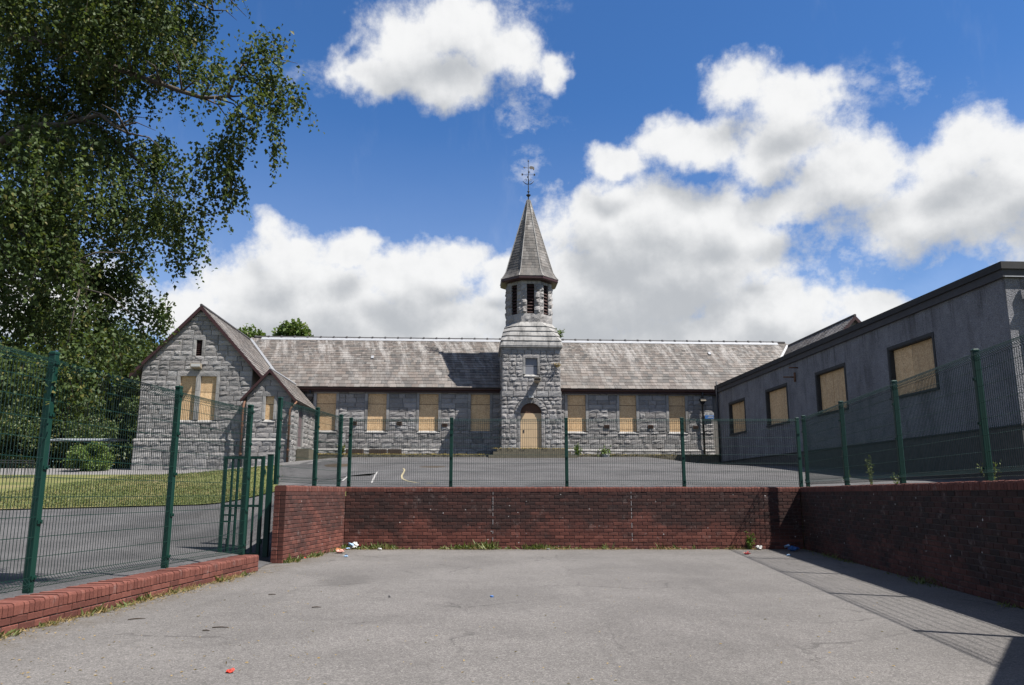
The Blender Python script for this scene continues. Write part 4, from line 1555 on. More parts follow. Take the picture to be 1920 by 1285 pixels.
skew = part('tower_skew', 'mortar', fn=lambda g: g.ngon_loft([oct_ring(TH - 0.05, 0.1, 9.58), oct_ring(1.5, 0.35, 10.2), oct_ring(1.22, 0.66, 11.10), oct_ring(1.20, 0.66, 11.2)]))
levels = [(1.78, 0.03, 9.60), (1.735, 0.10, 9.90), (1.665, 0.24, 10.20), (1.585, 0.42, 10.50), (1.49, 0.62, 10.80), (1.37, 0.80, 11.10)]
for k in range(5):
    r0, c0, z0 = levels[k]
    r1, c1, z1 = levels[k + 1]
    A, B = oct_ring(r0 + 0.02, c0, z0), oct_ring(r1 - 0.025, c1, z1 - 0.012)
    for i in range(8):
        a0, a1, b0, b1 = A[i], A[(i + 1) % 8], B[i], B[(i + 1) % 8]
        if (a1 - a0).length < 0.06 and (b1 - b0).length < 0.16:
            n = 1
        else:
            n = max(1, int(round((a1 - a0).length / 0.75)))
        nr = (a1 - a0).cross(b0 - a0) if (a1 - a0).length > 0.05 else (b1 - b0).cross(b0 - a0)
        nr.normalize()
        for j in range(n):
            t0, t1 = j / n, (j + 1) / n
            q = [a0.lerp(a1, t0), a0.lerp(a1, t1), b0.lerp(b1, t1), b0.lerp(b1, t0)]
            q = [p - nr * 0.09 for p in q]
            vis = 1.0 if i in (0, 1, 7) else 0.05
            put_stone(skew, q, nr, 0.09 + 0.012, 0.012, 'dressed_granite', 3, 2, vis, 0.003)

# belfry
BR, BC = 1.33, 1.33 * (2 - math.sqrt(2))
belfry = part('belfry_wall', 'mortar', fn=lambda g: g.ngon_loft([oct_ring(BR - 0.14, (BR - 0.14) * 0.586, z) for z in (11.0, 13.6)]))
rb = oct_ring(BR - 0.13, (BR - 0.13) * 0.586, 0)
for i in range(8):
    a, b = rb[i], rb[(i + 1) % 8]
    d = (b - a).normalized()
    nr = Vector((d.y, -d.x, 0))
    L = (b - a).length
    ex = 0.054
    mp = lambda s, z, a=a, d=d: tuple(a + d * s + Vector((0, 0, z)))
    o0, o1 = L / 2 - 0.215, L / 2 + 0.215
    vis = 1.0 if i in (0, 1, 7) else 0.05
    for (s0, s1) in ((-ex, o0), (o1, L + ex)):
        for za, zb in ((11.60, 12.05), (12.05, 12.5), (12.5, 12.95), (12.95, 13.40)):
            put_stone(belfry, [mp(s0, za), mp(s1, za), mp(s1, zb), mp(s0, zb)], nr, 0.12, 0.10, 'granite', 3, 4, vis, 0.004)
    for s0, s1 in ((-ex, L / 2), (L / 2, L + ex)):
        put_stone(belfry, [mp(s0, 11.10), mp(s1, 11.10), mp(s1, 11.60), mp(s0, 11.60)], nr, 0.135, 0.05, 'granite', 3, 3, vis, 0.004)
        put_stone(belfry, [mp(s0, 13.40), mp(s1, 13.40), mp(s1, 13.58), mp(s0, 13.58)], nr, 0.13, 0.01, 'dressed_granite', 2, 2, vis, 0.004)
    g = G()
    g.prism([Vector(mp(o0 - .01, 11.6)), Vector(mp(o1 + .01, 11.6)), Vector(mp(o1 + .01, 13.4)), Vector(mp(o0 - .01, 13.4))], nr * 0.012)
    lv = g.build('louvre_opening', 'dark_void', school)
    if i in (0, 1, 2, 6, 7):
        for k in range(9):
            g = G()
            z = 11.66 + k * 0.195
            p0, p1 = Vector(mp(o0, z)), Vector(mp(o1, z))
            g.prism([p0 + nr * 0.10, p1 + nr * 0.10, p1 + nr * 0.02 + Vector((0, 0, 0.12)), p0 + nr * 0.02 + Vector((0, 0, 0.12))], Vector((0, 0, 0.018)))
            g.build('slat', 'louvre', lv)

# spire
spire_eave = part('spire_eave', 'maroon_paint', fn=lambda g: g.ngon_loft([oct_ring(r, r * 0.586, z) for r, z in ((1.30, 13.585), (1.62, 13.60), (1.70, 13.66), (1.70, 13.80), (1.60, 13.83))]))
prof = [(1.70, 13.80), (1.53, 14.02), (1.40, 14.28), (0.075, 19.10)]
spire = part('spire', 'slate', fn=lambda g: g.ngon_loft([oct_ring(max(0.03, r - 0.03), max(0.03, r - 0.03) * 0.586, z) for r, z in prof]))


def spire_r(z):
    for (r0, z0), (r1, z1) in zip(prof[:-1], prof[1:]):
        if z <= z1:
            return r0 + (r1 - r0) * (z - z0) / (z1 - z0)
    return prof[-1][0]


z = 13.80
while z < 19.0:
    h = 0.185
    z2 = min(z + h, 19.08)
    ra, rc = spire_r(z) + 0.018, spire_r(z2) + 0.002
    A, B = oct_ring(ra, ra * 0.586, z), oct_ring(rc, rc * 0.586, z2 + 0.03)
    for i in range(8):
        a0, a1, b0, b1 = A[i], A[(i + 1) % 8], B[i], B[(i + 1) % 8]
        nr = (a1 - a0).cross(b0 - a0).normalized()
        L = (a1 - a0).length
        n = max(1, int(round(L / 0.21)))
        cut = [0.0] + sorted([(j + random.uniform(-0.25, 0.25)) / n for j in range(1, n)]) + [1.0]
        for t0, t1 in zip(cut[:-1], cut[1:]):
            q = [a0.lerp(a1, t0), a0.lerp(a1, t1), b0.lerp(b1, t1), b0.lerp(b1, t0)]
            lift = random.uniform(0, 0.008)
            q[0] += nr * lift
            q[1] += nr * lift
            m_ = sum(q, Vector()) / 4
            q = [p + (m_ - p) * 0.02 for p in q]
            vs = [tuple(p) for p in q] + [tuple(p - nr * 0.02) for p in q]
            la = [(i * 3.0 + t0 * L, z - 13.0, 0)] * 8
            SLT.add(spire, vs, [(0, 1, 2, 3), (4, 5, 1, 0), (5, 6, 2, 1), (7, 4, 0, 3)], (random.random() * 0.75, random.random() * 0.3, 0), la, 1.2 if i in (0, 1, 7) else 0.02)
    z += h
for i in range(8):
    g = G()
    pts = [oct_ring(r + 0.02, (r + 0.02) * 0.586, z)[i] for r, z in prof]
    g.tube(pts, 0.028, 6)
    g.build('hip_roll', 'lead' if False else 'dressed_granite', school)
# finial and weather vane
vane = part('weather_vane', 'iron', fn=lambda g: (g.tube([(TU, TV, 19.0), (TU, TV, 19.35), (TU, TV, 21.75)], [0.05, 0.035, 0.014], 8),
                                                 g.ngon_loft([[(TU + r * math.cos(k * math.pi / 5), TV + r * math.sin(k * math.pi / 5), z) for k in range(10)] for r, z in ((0.03, 19.30), (0.13, 19.40), (0.15, 19.44), (0.05, 19.50))]),
                                                 g.ngon_loft([[(TU + r * math.cos(k * math.pi / 5), TV + r * math.sin(k * math.pi / 5), z) for k in range(10)] for r, z in ((0.03, 19.60), (0.085, 19.66), (0.03, 19.72))]),
                                                 g.ngon_loft([[(TU + r * math.cos(k * math.pi / 5), TV + r * math.sin(k * math.pi / 5), z) for k in range(10)] for r, z in ((0.01, 21.62), (0.05, 21.68), (0.01, 21.78))])))
for sx, sy in ((1, 0), (-1, 0), (0, 1), (0, -1)):
    g = G()
    g.tube([(TU + sx * (0.05 + 0.30 * t), TV + sy * (0.05 + 0.30 * t), 20.15 + 0.22 * t ** 2) for t in (0, 0.35, 0.7, 1.0)], [0.03, 0.03, 0.024, 0.01], 6)
    g.tube([(TU + sx * (0.16 + 0.07 * math.cos(a)), TV + sy * (0.16 + 0.07 * math.cos(a)), 20.42 + 0.07 * math.sin(a)) for a in [k * 0.7 for k in range(9)]], 0.012, 5)
    g.build('scroll', 'iron', vane)
    g = G()
    e = 0.38
    g.tube([(TU, TV, 20.78), (TU + sx * e, TV + sy * e, 20.78)], 0.012, 6)
    g.box((TU + sx * e - 0.045, TV + sy * e - 0.02, 20.73), (TU + sx * e + 0.045, TV + sy * e + 0.02, 20.85))
    g.build('compass_arm', 'iron', vane)
g = G()
g.tube([(TU - 0.30, TV, 21.25), (TU + 0.25, TV, 21.22)], 0.015, 6)
g.prism([(TU - 0.33, TV - 0.01, 21.25), (TU - 0.22, TV - 0.01, 21.31), (TU - 0.22, TV - 0.01, 21.19)], (0, 0.02, 0))
g.prism([(TU + 0.08, TV - 0.012, 21.20), (TU + 0.06, TV - 0.012, 21.30), (TU + 0.16, TV - 0.012, 21.36), (TU + 0.30, TV - 0.012, 21.33), (TU + 0.38, TV - 0.012, 21.26), (TU + 0.37, TV - 0.012, 21.12), (TU + 0.30, TV - 0.012, 21.08), (TU + 0.27, TV - 0.012, 21.18), (TU + 0.16, TV - 0.012, 21.14)], (0, 0.024, 0))
g.build('arrow', 'bronze', vane)

# steps to the door
for k, (z, vf, e) in enumerate(((3.30, -3.55, 0.0), (3.50, -3.10, 0.28), (3.695, -2.66, 0.5))):
    part('door_step', 'mossy_stone', box=((-2.62 + e, vf, 2.7), (2.22 - e, vf + 0.5 if k < 2 else -1.86, z)))
# raised pavement in front of the range
for a, b in ((-12.4, -2.66), (2.26, 10.75)):
    part('kerb', 'mossy_stone', box=((a, -1.62, 2.6), (b, -1.45, 3.40)))
    part('pavement', 'mossy_stone', box=((a, -1.449, 2.6), (b, -0.05, 3.385)))
part('kerb_step', 'mossy_stone', box=((8.9, -2.0, 2.5), (10.75, -1.63, 3.20)))
part('kerb_step', 'mossy_stone', box=((9.3, -2.4, 2.4), (10.75, -2.01, 3.02)))

# rain pipes
def pipe(pts, r, mat, name='downpipe'):
    g = G()
    g.tube(pts, r, 8)
    o = g.build(name, mat, school, smooth=True)
    return o


def hopper(o, x, y, z, mat):
    g = G()
    g.ngon_loft([[(x + sx * w, y + sy * w * 0.7, zz) for sx, sy in ((-1, -1), (1, -1), (1, 1), (-1, 1))] for w, zz in ((0.07, z - 0.25), (0.16, z - 0.05), (0.16, z + 0.10))])
    g.build('hopper', mat, o)


o = pipe([(-12.95, EV + 0.05, 7.2), (-12.95, -0.12, 6.75), (-12.95, -0.12, 3.4)], 0.05, 'black_paint')
hopper(o, -12.95, -0.16, 6.85, 'black_paint')
o = pipe([(10.28, EV + 0.02, 7.2), (10.28, -0.14, 6.9), (10.28, -0.14, 3.3)], 0.055, 'black_paint')
hopper(o, 10.28, -0.2, 6.75, 'black_paint')
g = G()
g.box((10.13, -0.36, 6.68), (10.45, -0.335, 6.76))
g.build('hopper_edge', 'lamp_housing', o)
o = pipe([(-15.02, PV - 0.03, 5.9), (-15.06, PV - 0.10, 5.5), (-15.06, PV - 0.10, 2.5)], 0.055, 'rust_pipe')
for z in (3.2, 4.6):
    g = G()
    g.tube([(-15.06, PV - 0.10, z - 0.04), (-15.06, PV - 0.10, z + 0.04)], 0.075, 8)
    g.build('pipe_collar', 'rust_pipe', o)
o = pipe([(PU + 1.36, PV + 0.1, 5.85), (PU + PHW + 0.06, PV - 0.1, 5.55), (PU + PHW - 0.02, PV - 0.14, 5.4), (PU + PHW - 0.02, PV - 0.14, 2.7)], 0.055, 'rust_pipe')
for z in (3.4, 4.7):
    g = G()
    g.tube([(PU + PHW - 0.02, PV - 0.14, z - 0.04), (PU + PHW - 0.02, PV - 0.14, z + 0.04)], 0.075, 8)
    g.build('pipe_collar', 'rust_pipe', o)
g = G()
g.prism([(-1.95, -1.2, 4.6), (-1.95, -1.2, 5.0), (-1.95, -0.9, 5.0), (-1.95, -0.9, 4.6)], (0.02, 0, 0))
g.build('wall_bracket', 'iron', school)
STN.finish('stones')
SLT.finish('slates')

# small notice on the wall by the annexe
sg = thing('wall_sign', 'small blue and white notice on the stone wall beside the annexe', 'sign', (0, 0, 0))
sg.location = school.location
sg.rotation_euler = (0, 0, BA)
part('backing', 'white_plastic', sg, box=((10.40, -0.10, 5.62), (10.95, -0.085, 6.02)))
part('panel', 'blue_plastic', sg, box=((10.41, -0.106, 5.64), (10.94, -0.1005, 5.86)))
for x0, x1, z in ((10.62, 10.88, 5.78), (10.58, 10.90, 5.70), (10.45, 10.60, 5.93), (10.68, 10.90, 5.93)):
    part('lettering', 'white_plastic' if z < 5.9 else 'grey_board', sg, box=((x0, -0.111, z), (x1, -0.1065, z + 0.03)))


# ------------------------------------------------------------------ flat roofed annexe
annexe = thing('annexe_building', 'shaded flat-roofed roughcast annexe with four boarded windows', 'building', (1.14, 46.2, 0), BA)
AU = 10.55
AV0, AV1 = -26.65, -2.2
AW = 9.0
WINS = [(-6.50, -4.18), (-11.95, -9.55), (-17.45, -15.03), (-23.20, -20.68)]
AZ0, AZ1, APL, ATOP = 4.44, 6.04, 2.97, 6.94


def annexe_wall(g):
    # wall facing the yard (-u), with window openings
    ss = sorted([AV0, AV1] + [x for w_ in WINS for x in w_])
    for a, b in zip(ss[:-1], ss[1:]):
        op = any(abs(a - w_[0]) < 1e-6 and abs(b - w_[1]) < 1e-6 for w_ in WINS)
        for z0, z1 in (((APL, AZ0), (AZ1, ATOP)) if op else ((APL, ATOP),)):
            g.add([(AU, a, z0), (AU, a, z1), (AU, b, z1), (AU, b, z0)], [(0, 1, 2, 3)])
        if op:
            g.add([(AU, a, AZ0), (AU + 0.22, a, AZ0), (AU + 0.22, a, AZ1), (AU, a, AZ1)], [(3, 2, 1, 0)])
            g.add([(AU, b, AZ0), (AU + 0.22, b, AZ0), (AU + 0.22, b, AZ1), (AU, b, AZ1)], [(0, 1, 2, 3)])
            g.add([(AU, a, AZ0), (AU, b, AZ0), (AU + 0.22, b, AZ0), (AU + 0.22, a, AZ0)], [(0, 1, 2, 3)])
            g.add([(AU, a, AZ1), (AU, b, AZ1), (AU + 0.22, b, AZ1), (AU + 0.22, a, AZ1)], [(3, 2, 1, 0)])
    # end walls and back
    g.add([(AU, AV0, APL), (AU + AW, AV0, APL), (AU + AW, AV0, ATOP), (AU, AV0, ATOP)], [(0, 1, 2, 3)])
    g.add([(AU, AV1, APL), (AU + AW, AV1, APL), (AU + AW, AV1, ATOP), (AU, AV1, ATOP)], [(3, 2, 1, 0)])
    g.add([(AU + AW, AV0, APL), (AU + AW, AV1, APL), (AU + AW, AV1, ATOP), (AU + AW, AV0, ATOP)], [(0, 1, 2, 3)])


part('render_wall', 'roughcast', annexe, annexe_wall)
part('plinth', 'rubble_stone', annexe, lambda g: g.box((AU - 0.05, AV0 - 0.05, 0.3), (AU + AW, AV1, APL - 0.003)))
part('drip_course', 'dark_surround', annexe, box=((AU - 0.085, AV0 - 0.085, APL - 0.0), (AU - 0.002, AV1, APL + 0.045)))
part('drip_course', 'dark_surround', annexe, box=((AU - 0.001, AV0 - 0.085, APL), (AU + AW, AV0 - 0.002, APL + 0.045)))
for a, b in WINS:
    w_ = part('window', 'dark_surround', annexe, lambda g: (
        g.box((AU - 0.022, a - 0.10, AZ0 - 0.02), (AU - 0.002, a, AZ1)), g.box((AU - 0.022, b, AZ0 - 0.02), (AU - 0.002, b + 0.10, AZ1)),
        g.box((AU - 0.022, a - 0.10, AZ1), (AU - 0.002, b + 0.10, AZ1 + 0.10)), g.box((AU + 0.215, a, AZ0), (AU + 0.225, b, AZ1))))
    part('sill', 'dark_surround', w_, box=((AU - 0.07, a - 0.12, AZ0 - 0.09), (AU + 0.10, b + 0.12, AZ0 - 0.021)))
    part('jamb', 'dark_surround', w_, lambda g: (g.box((AU + 0.0, a + 0.002, AZ0), (AU + 0.16, a + 0.03, AZ1)), g.box((AU + 0.0, b - 0.03, AZ0), (AU + 0.16, b - 0.002, AZ1)), g.box((AU + 0.0, a + .03, AZ1 - 0.03), (AU + 0.16, b - .03, AZ1 - .002))))
    mid = (a + b) / 2 + random.uniform(-0.25, 0.25)
    for p, q in ((a + 0.035, mid - 0.004), (mid + 0.010, b - 0.035)):
        g = G()
        d_ = random.uniform(0.14, 0.15)
        g.box((AU + d_, p, AZ0 + 0.0), (AU + d_ + 0.015, q, AZ1 - 0.03), (random.random(), 0.5, 0))
        g.build('board', 'strand_board', w_)
# roof: fascia, felt edge, deck
part('fascia_board', 'fascia', annexe, box=((AU - 0.08, AV0 - 0.08, ATOP - 0.02), (AU - 0.05, AV1 + 0.1, ATOP + 0.20)))
part('fascia_board', 'fascia', annexe, box=((AU - 0.049, AV0 - 0.08, ATOP - 0.02), (AU + AW + 0.2, AV0 - 0.05, ATOP + 0.20)))
part('soffit', 'fascia', annexe, box=((AU - 0.049, AV0 - 0.049, ATOP - 0.018), (AU + AW, AV1 + 0.1, ATOP - 0.001)))
part('roof_edge', 'felt_edge', annexe, box=((AU - 0.13, AV0 - 0.13, ATOP + 0.202), (AU + AW + 0.25, AV1 + 0.1, ATOP + 0.40)))
part('roof_deck', 'roof_felt', annexe, box=((AU + 0.1, AV0 + 0.1, ATOP + 0.401), (AU + AW, AV1, ATOP + 0.43)))
part('edge_trim', 'lead', annexe, box=((AU - 0.04, AV0 - 0.092, ATOP - 0.015), (AU + AW + 0.2, AV0 - 0.0805, ATOP + 0.012)))
# pipes and iron work
def apipe(name, pts, r, mat='black_paint'):
    g = G()
    g.tube(pts, r, 8)
    return g.build(name, mat, annexe, smooth=True)


apipe('downpipe', [(AU - 0.10, AV1 - 0.25, 7.55), (AU - 0.10, AV1 - 0.25, 2.7)], 0.055)
apipe('downpipe', [(AU + 0.55, AV0 - 0.14, ATOP - 0.07), (AU + 0.62, AV0 - 0.16, ATOP - 0.32), (AU + 0.64, AV0 - 0.14, ATOP - 0.5), (AU + 0.64, AV0 - 0.14, 1.4)], 0.065, 'maroon_paint')
hp = part('pipe_hopper', 'lamp_housing', annexe, lambda g: g.ngon_loft([[(AU + 0.64 + sx * w, AV0 - 0.16 + sy * w * 0.8, zz) for sx, sy in ((-1, -1), (1, -1), (1, 1), (-1, 1))] for w, zz in ((0.07, ATOP - 0.62), (0.14, ATOP - 0.5), (0.14, ATOP - 0.42))]))
br = apipe('bracket', [(AU, -13.0, 6.25), (AU - 0.55, -13.0, 6.25)], 0.03, 'rust_pipe')
apipe('bracket_plate', [(AU - 0.03, -13.0, 6.05), (AU - 0.03, -13.0, 6.45)], 0.05, 'rust_pipe')
apipe('overflow_pipe', [(AU, -13.3, 6.62), (AU - 0.4, -13.3, 6.62)], 0.03, 'rust_pipe')

# building beyond the frame whose eave shades the near corner of the yard
ob = thing('outbuilding', 'brick outbuilding outside the frame shading the near corner', 'building', (6.77, 6.34, 0), math.atan2(0.81, 0.58))
part('wall', 'brick', ob, box=((-9.0, -6.0, 0.0), (-0.12, -0.15, 3.86)))
part('roof', 'roof_felt', ob, box=((-9.2, -6.2, 3.861), (0.0, 0.0, 4.0)))
#PLANTS
# ------------------------------------------------------------------ foliage
def leaf_mesh(name, P, D, Nn, length, width, mat, parent=None, tints=None, fold=0.25, stuff_=True):
    """kite shaped leaves: P base points, D direction, Nn side normal; numpy arrays"""
    n = len(P)
    S = np.cross(D, Nn)
    S /= np.linalg.norm(S, axis=1, keepdims=True) + 1e-9
    N2 = np.cross(S, D)
    L, W = length[:, None], width[:, None]
    mid = P + D * L * 0.42
    v = np.empty((n, 4, 3), np.float32)
    v[:, 0] = P
    v[:, 1] = mid + S * W * 0.5 + N2 * W * fold
    v[:, 2] = P + D * L
    v[:, 3] = mid - S * W * 0.5 + N2 * W * fold
    me = bpy.data.meshes.new(name)
    me.vertices.add(n * 4)
    me.vertices.foreach_set('co', v.ravel())
    # two triangles folded along the rib
    idx = np.arange(n)[:, None] * 4
    tri = np.concatenate([idx + np.array([[0, 1, 2]]), idx + np.array([[0, 2, 3]])], axis=1).astype(np.int32)
    me.loops.add(n * 6)
    me.loops.foreach_set('vertex_index', tri.ravel())
    me.polygons.add(n * 2)
    me.polygons.foreach_set('loop_start', np.arange(0, n * 6, 3, dtype=np.int32))
    me.update(calc_edges=True)
    at = me.attributes.new('tint', 'FLOAT_COLOR', 'POINT')
    t = np.ones((n, 4, 4), np.float32)
    t[:, :, :3] = (tints if tints is not None else rng.random((n, 3)))[:, None, :]
    at.data.foreach_set('color', t.ravel())
    me.materials.append(MAT[mat])
    o = bpy.data.objects.new(name, me)
    COL.objects.link(o)
    if parent is not None:
        o.parent = parent
    if stuff_:
        o['kind'] = 'stuff'
    return o


def unit(a):
    return a / (np.linalg.norm(a, axis=1, keepdims=True) + 1e-9)


def rand_dirs(n):
    return unit(rng.normal(size=(n, 3)))


def birch():
    base = Vector((-10.2, 10.4, 0.05))
    root = thing('birch_tree', 'large dark birch with drooping leafy branches hanging over the fence', 'tree', base)
    off = np.array(base)
    g = G()
    tp = [(0, 0, 0), (0.1, 0.05, 1.5), (0.0, 0.1, 3.2), (0.25, 0.0, 5.0), (0.4, -0.1, 7.0), (0.5, 0.0, 9.0), (0.7, 0.1, 11.5)]
    g.tube(tp, [0.30, 0.25, 0.22, 0.19, 0.14, 0.09, 0.02], 12)
    g.build('trunk', 'bark', root, smooth=True)
    # limbs: from the trunk through points in view
    limbs = [
        ([(0.1, 0, 4.6)], [(-40, 95, 10.0), (30, 68, 9.7), (130, 80, 9.4), (210, 120, 9.2), (300, 160, 9.1), (380, 183, 9.0), (425, 178, 9.0), (455, 120, 9.0)], 0.058),
        ([(0.1, 0, 3.6)], [(-60, 300, 9.8), (30, 250, 9.4), (110, 230, 9.1), (190, 222, 8.9), (240, 250, 8.8)], 0.06),
        ([(0.2, 0, 4.4)], [(-30, 170, 10.8), (60, 180, 11.0), (180, 235, 11.0), (280, 320, 10.8), (330, 400, 10.6)], 0.06),
        ([(0.3, 0, 5.6)], [(-20, -60, 11.2), (130, -70, 11.3), (280, -30, 11.2), (400, 20, 11.0)], 0.075),
        ([(0.1, 0, 3.4)], [(-80, 430, 9.6), (10, 420, 9.2), (90, 470, 8.9), (150, 540, 8.7)], 0.05),
        ([(0.1, 0.1, 3.6)], [(-60, 400, 11.6), (60, 380, 12.0), (170, 430, 12.2), (260, 500, 12.2)], 0.05),
        ([(0.3, 0, 6.2)], [(-60, -200, 9.6), (120, -200, 9.2), (260, -140, 9.0), (350, -60, 8.9)], 0.06)]
    for trunk_pts, pts, r in limbs:
        P = [Vector(q) for q in trunk_pts] + [at_y(*q) - base for q in pts]
        k = len(P)
        g = G()
        fine = []
        for i in range(k - 1):
            for t in (0, 0.5):
                q = P[i].lerp(P[i + 1], t)
                fine.append(q + Vector((random.uniform(-.03, .03), random.uniform(-.05, .05), random.uniform(-.04, .04))))
        fine.append(P[-1])
        m = len(fine)
        g.tube(fine, [r * (1 - 0.85 * i / (m - 1)) + 0.004 for i in range(m)], 7)
        # side shoots
        for i in range(3, m, 1):
            for _ in range(2):
                a = fine[i]
                d = Vector((random.uniform(-.3, 1.0), random.uniform(-.9, .9), random.uniform(-.6, .5))).normalized() * random.uniform(0.35, 0.9)
                g.tube([a, a + d * 0.5 + Vector((0, 0, 0.03)), a + d + Vector((0, 0, -0.12))], [0.014, 0.009, 0.003], 4)
        o = g.build('limb', 'bark', root, smooth=True)
    clumps = [  # px, py, rx, ry, Y, density
        (50, 30, 130, 80, 10.0, 1), (190, 30, 130, 80, 10.4, 1), (310, 25, 95, 60, 10.6, 1), (370, 60, 50, 45, 10.4, 0.7), (345, -40, 90, 60, 10.8, 1),
        (90, 40, 140, 90, 8.6, 0.6), (230, 60, 110, 80, 8.8, 0.6),
        (100, 140, 140, 80, 10.6, 1), (240, 130, 110, 70, 10.2, 1), (345, 125, 60, 45, 9.6, 0.8),
        (470, 100, 42, 34, 9.0, 0.6), (505, 90, 22, 24, 9.0, 0.7), (515, 165, 36, 45, 9.0, 0.9), (545, 205, 20, 30, 9.0, 1.0), (480, 225, 36, 55, 9.0, 0.7), (505, 265, 14, 22, 8.9, 0.9), (430, 150, 40, 26, 9.2, 0.4), (385, 190, 22, 18, 9.2, 0.3),
        (415, 265, 28, 65, 9.1, 0.7), (425, 345, 18, 45, 9.1, 0.9), (395, 330, 26, 55, 9.3, 0.6),
        (285, 275, 35, 45, 9.8, 0.6), (295, 350, 58, 70, 9.9, 0.8), (335, 420, 34, 60, 9.9, 0.7), (340, 490, 22, 42, 9.9, 0.7), (360, 380, 30, 50, 9.6, 0.5),
        (60, 270, 120, 90, 11.2, 1), (190, 270, 80, 80, 11.0, 1), (110, 290, 110, 80, 9.0, 0.6),
        (50, 390, 110, 80, 10.6, 1), (160, 400, 95, 80, 10.8, 1), (240, 440, 65, 70, 10.6, 0.8), (80, 380, 110, 70, 8.7, 0.8),
        (40, 500, 100, 80, 10.4, 1), (140, 520, 85, 70, 10.2, 1), (230, 530, 55, 60, 10.4, 0.7), (280, 540, 28, 50, 10.2, 0.6), (270, 610, 22, 42, 10.0, 0.8),
        (120, 480, 110, 80, 8.8, 0.5), (30, 610, 95, 65, 9.6, 0.9), (130, 610, 75, 60, 9.4, 0.8), (195, 630, 40, 50, 9.4, 0.7), (225, 670, 16, 34, 9.2, 0.8),
        (60, 680, 90, 45, 8.6, 0.7), (140, 690, 55, 42, 8.6, 0.6), (20, 740, 60, 40, 8.4, 0.5), (100, 730, 40, 30, 8.2, 0.5),
        # beyond the frame
        (380, -130, 120, 75, 9.8, 1), (230, -170, 150, 85, 9.2, 1), (80, -180, 150, 90, 9.0, 1), (440, -240, 130, 80, 9.6, .9), (280, -310, 160, 90, 9.2, .9), (110, -330, 160, 90, 9.0, .9), (180, -90, 120, 60, 8.2, 1), (40, -80, 120, 60, 8.0, 1), (320, -60, 90, 45, 8.6, .9),
        (-120, 60, 150, 110, 10.4, .5), (-120, 250, 150, 110, 10.4, .5), (-120, 430, 140, 110, 10.2, .5), (-110, 600, 120, 90, 9.8, .5), (100, -120, 160, 110, 10.6, .5),
        (-150, -120, 170, 120, 10.6, .5), (300, -130, 100, 80, 10.8, .5), (60, -270, 160, 90, 10.8, .4), (-260, 150, 150, 200, 11.0, .4), (-250, 480, 140, 160, 10.8, .4)]
    Ps, Ds, Ts = [], [], []
    tw = G()
    for (px, py, rx, ry, Y, dens) in clumps:
        c = np.array(at_y(px, py, Y))
        s = Y * 1.02 / 1464.0
        ax, az, ay = rx * s, ry * s, max(0.35, min(1.1, 0.8 * rx * s))
        n_str = int((0.12 + 0.88 * dens ** 1.3) * (rx * ry) / (34.0 if px > 0 and py > 0 else 55.0)) + 6
        nsub = max(2, int(n_str / 14))
        subs = []
        for _ in range(nsub):
            d = rng.normal(size=3)
            d /= np.linalg.norm(d)
            subs.append((c + d * rng.random() ** 0.45 * np.array([ax, ay, az]), rng.random() ** 1.4))
        for _ in range(n_str):
            sc_, stone_ = subs[rng.integers(nsub)]
            d = rng.normal(size=3) * np.array([min(0.17, 0.07 + ax * 0.22)] * 2 + [0.09])
            p = sc_ + d
            length = rng.uniform(0.18, min(0.75, 0.22 + 0.9 * az))
            p[2] += length * 0.35
            sway = rng.normal(size=3) * np.array([0.16, 0.16, 0.0])
            nl = max(4, int(length / 0.026))
            t = np.linspace(0, 1, nl)
            path = p[None, :] + np.outer(t, sway * length * 1.6) + np.outer(t ** 1.3, np.array([0, 0, -length]))
            path += rng.normal(size=(nl, 3)) * 0.022
            if rng.random() < 0.25:
                tw.tube([tuple(path[0] - off), tuple(path[nl // 2] - off), tuple(path[-1] - off)], [0.0035, 0.0025, 0.001], 3, False)
            dd = unit(rng.normal(size=(nl, 3)) * np.array([0.8, 0.8, 0.5]) + np.array([0, 0, -0.75]))
            Ps.append(path)
            Ds.append(dd)
            tone = stone_ * 0.5 + rng.random() * 0.12
            tt = rng.random((nl, 3))
            tt[:, 0] = np.clip(tone + tt[:, 0] * 0.38, 0, 1)
            Ts.append(tt)
    P = np.concatenate(Ps) - off
    D = np.concatenate(Ds)
    Tn = np.concatenate(Ts)
    n = len(P)
    L = rng.uniform(0.042, 0.070, n)
    leaf_mesh('crown', P, D, rand_dirs(n), L, L * rng.uniform(0.68, 0.85, n), 'birch_leaf', root, Tn)
    o = tw.build('twigs', 'dark_bark', root)
    o['kind'] = 'stuff'
    return n


birch()


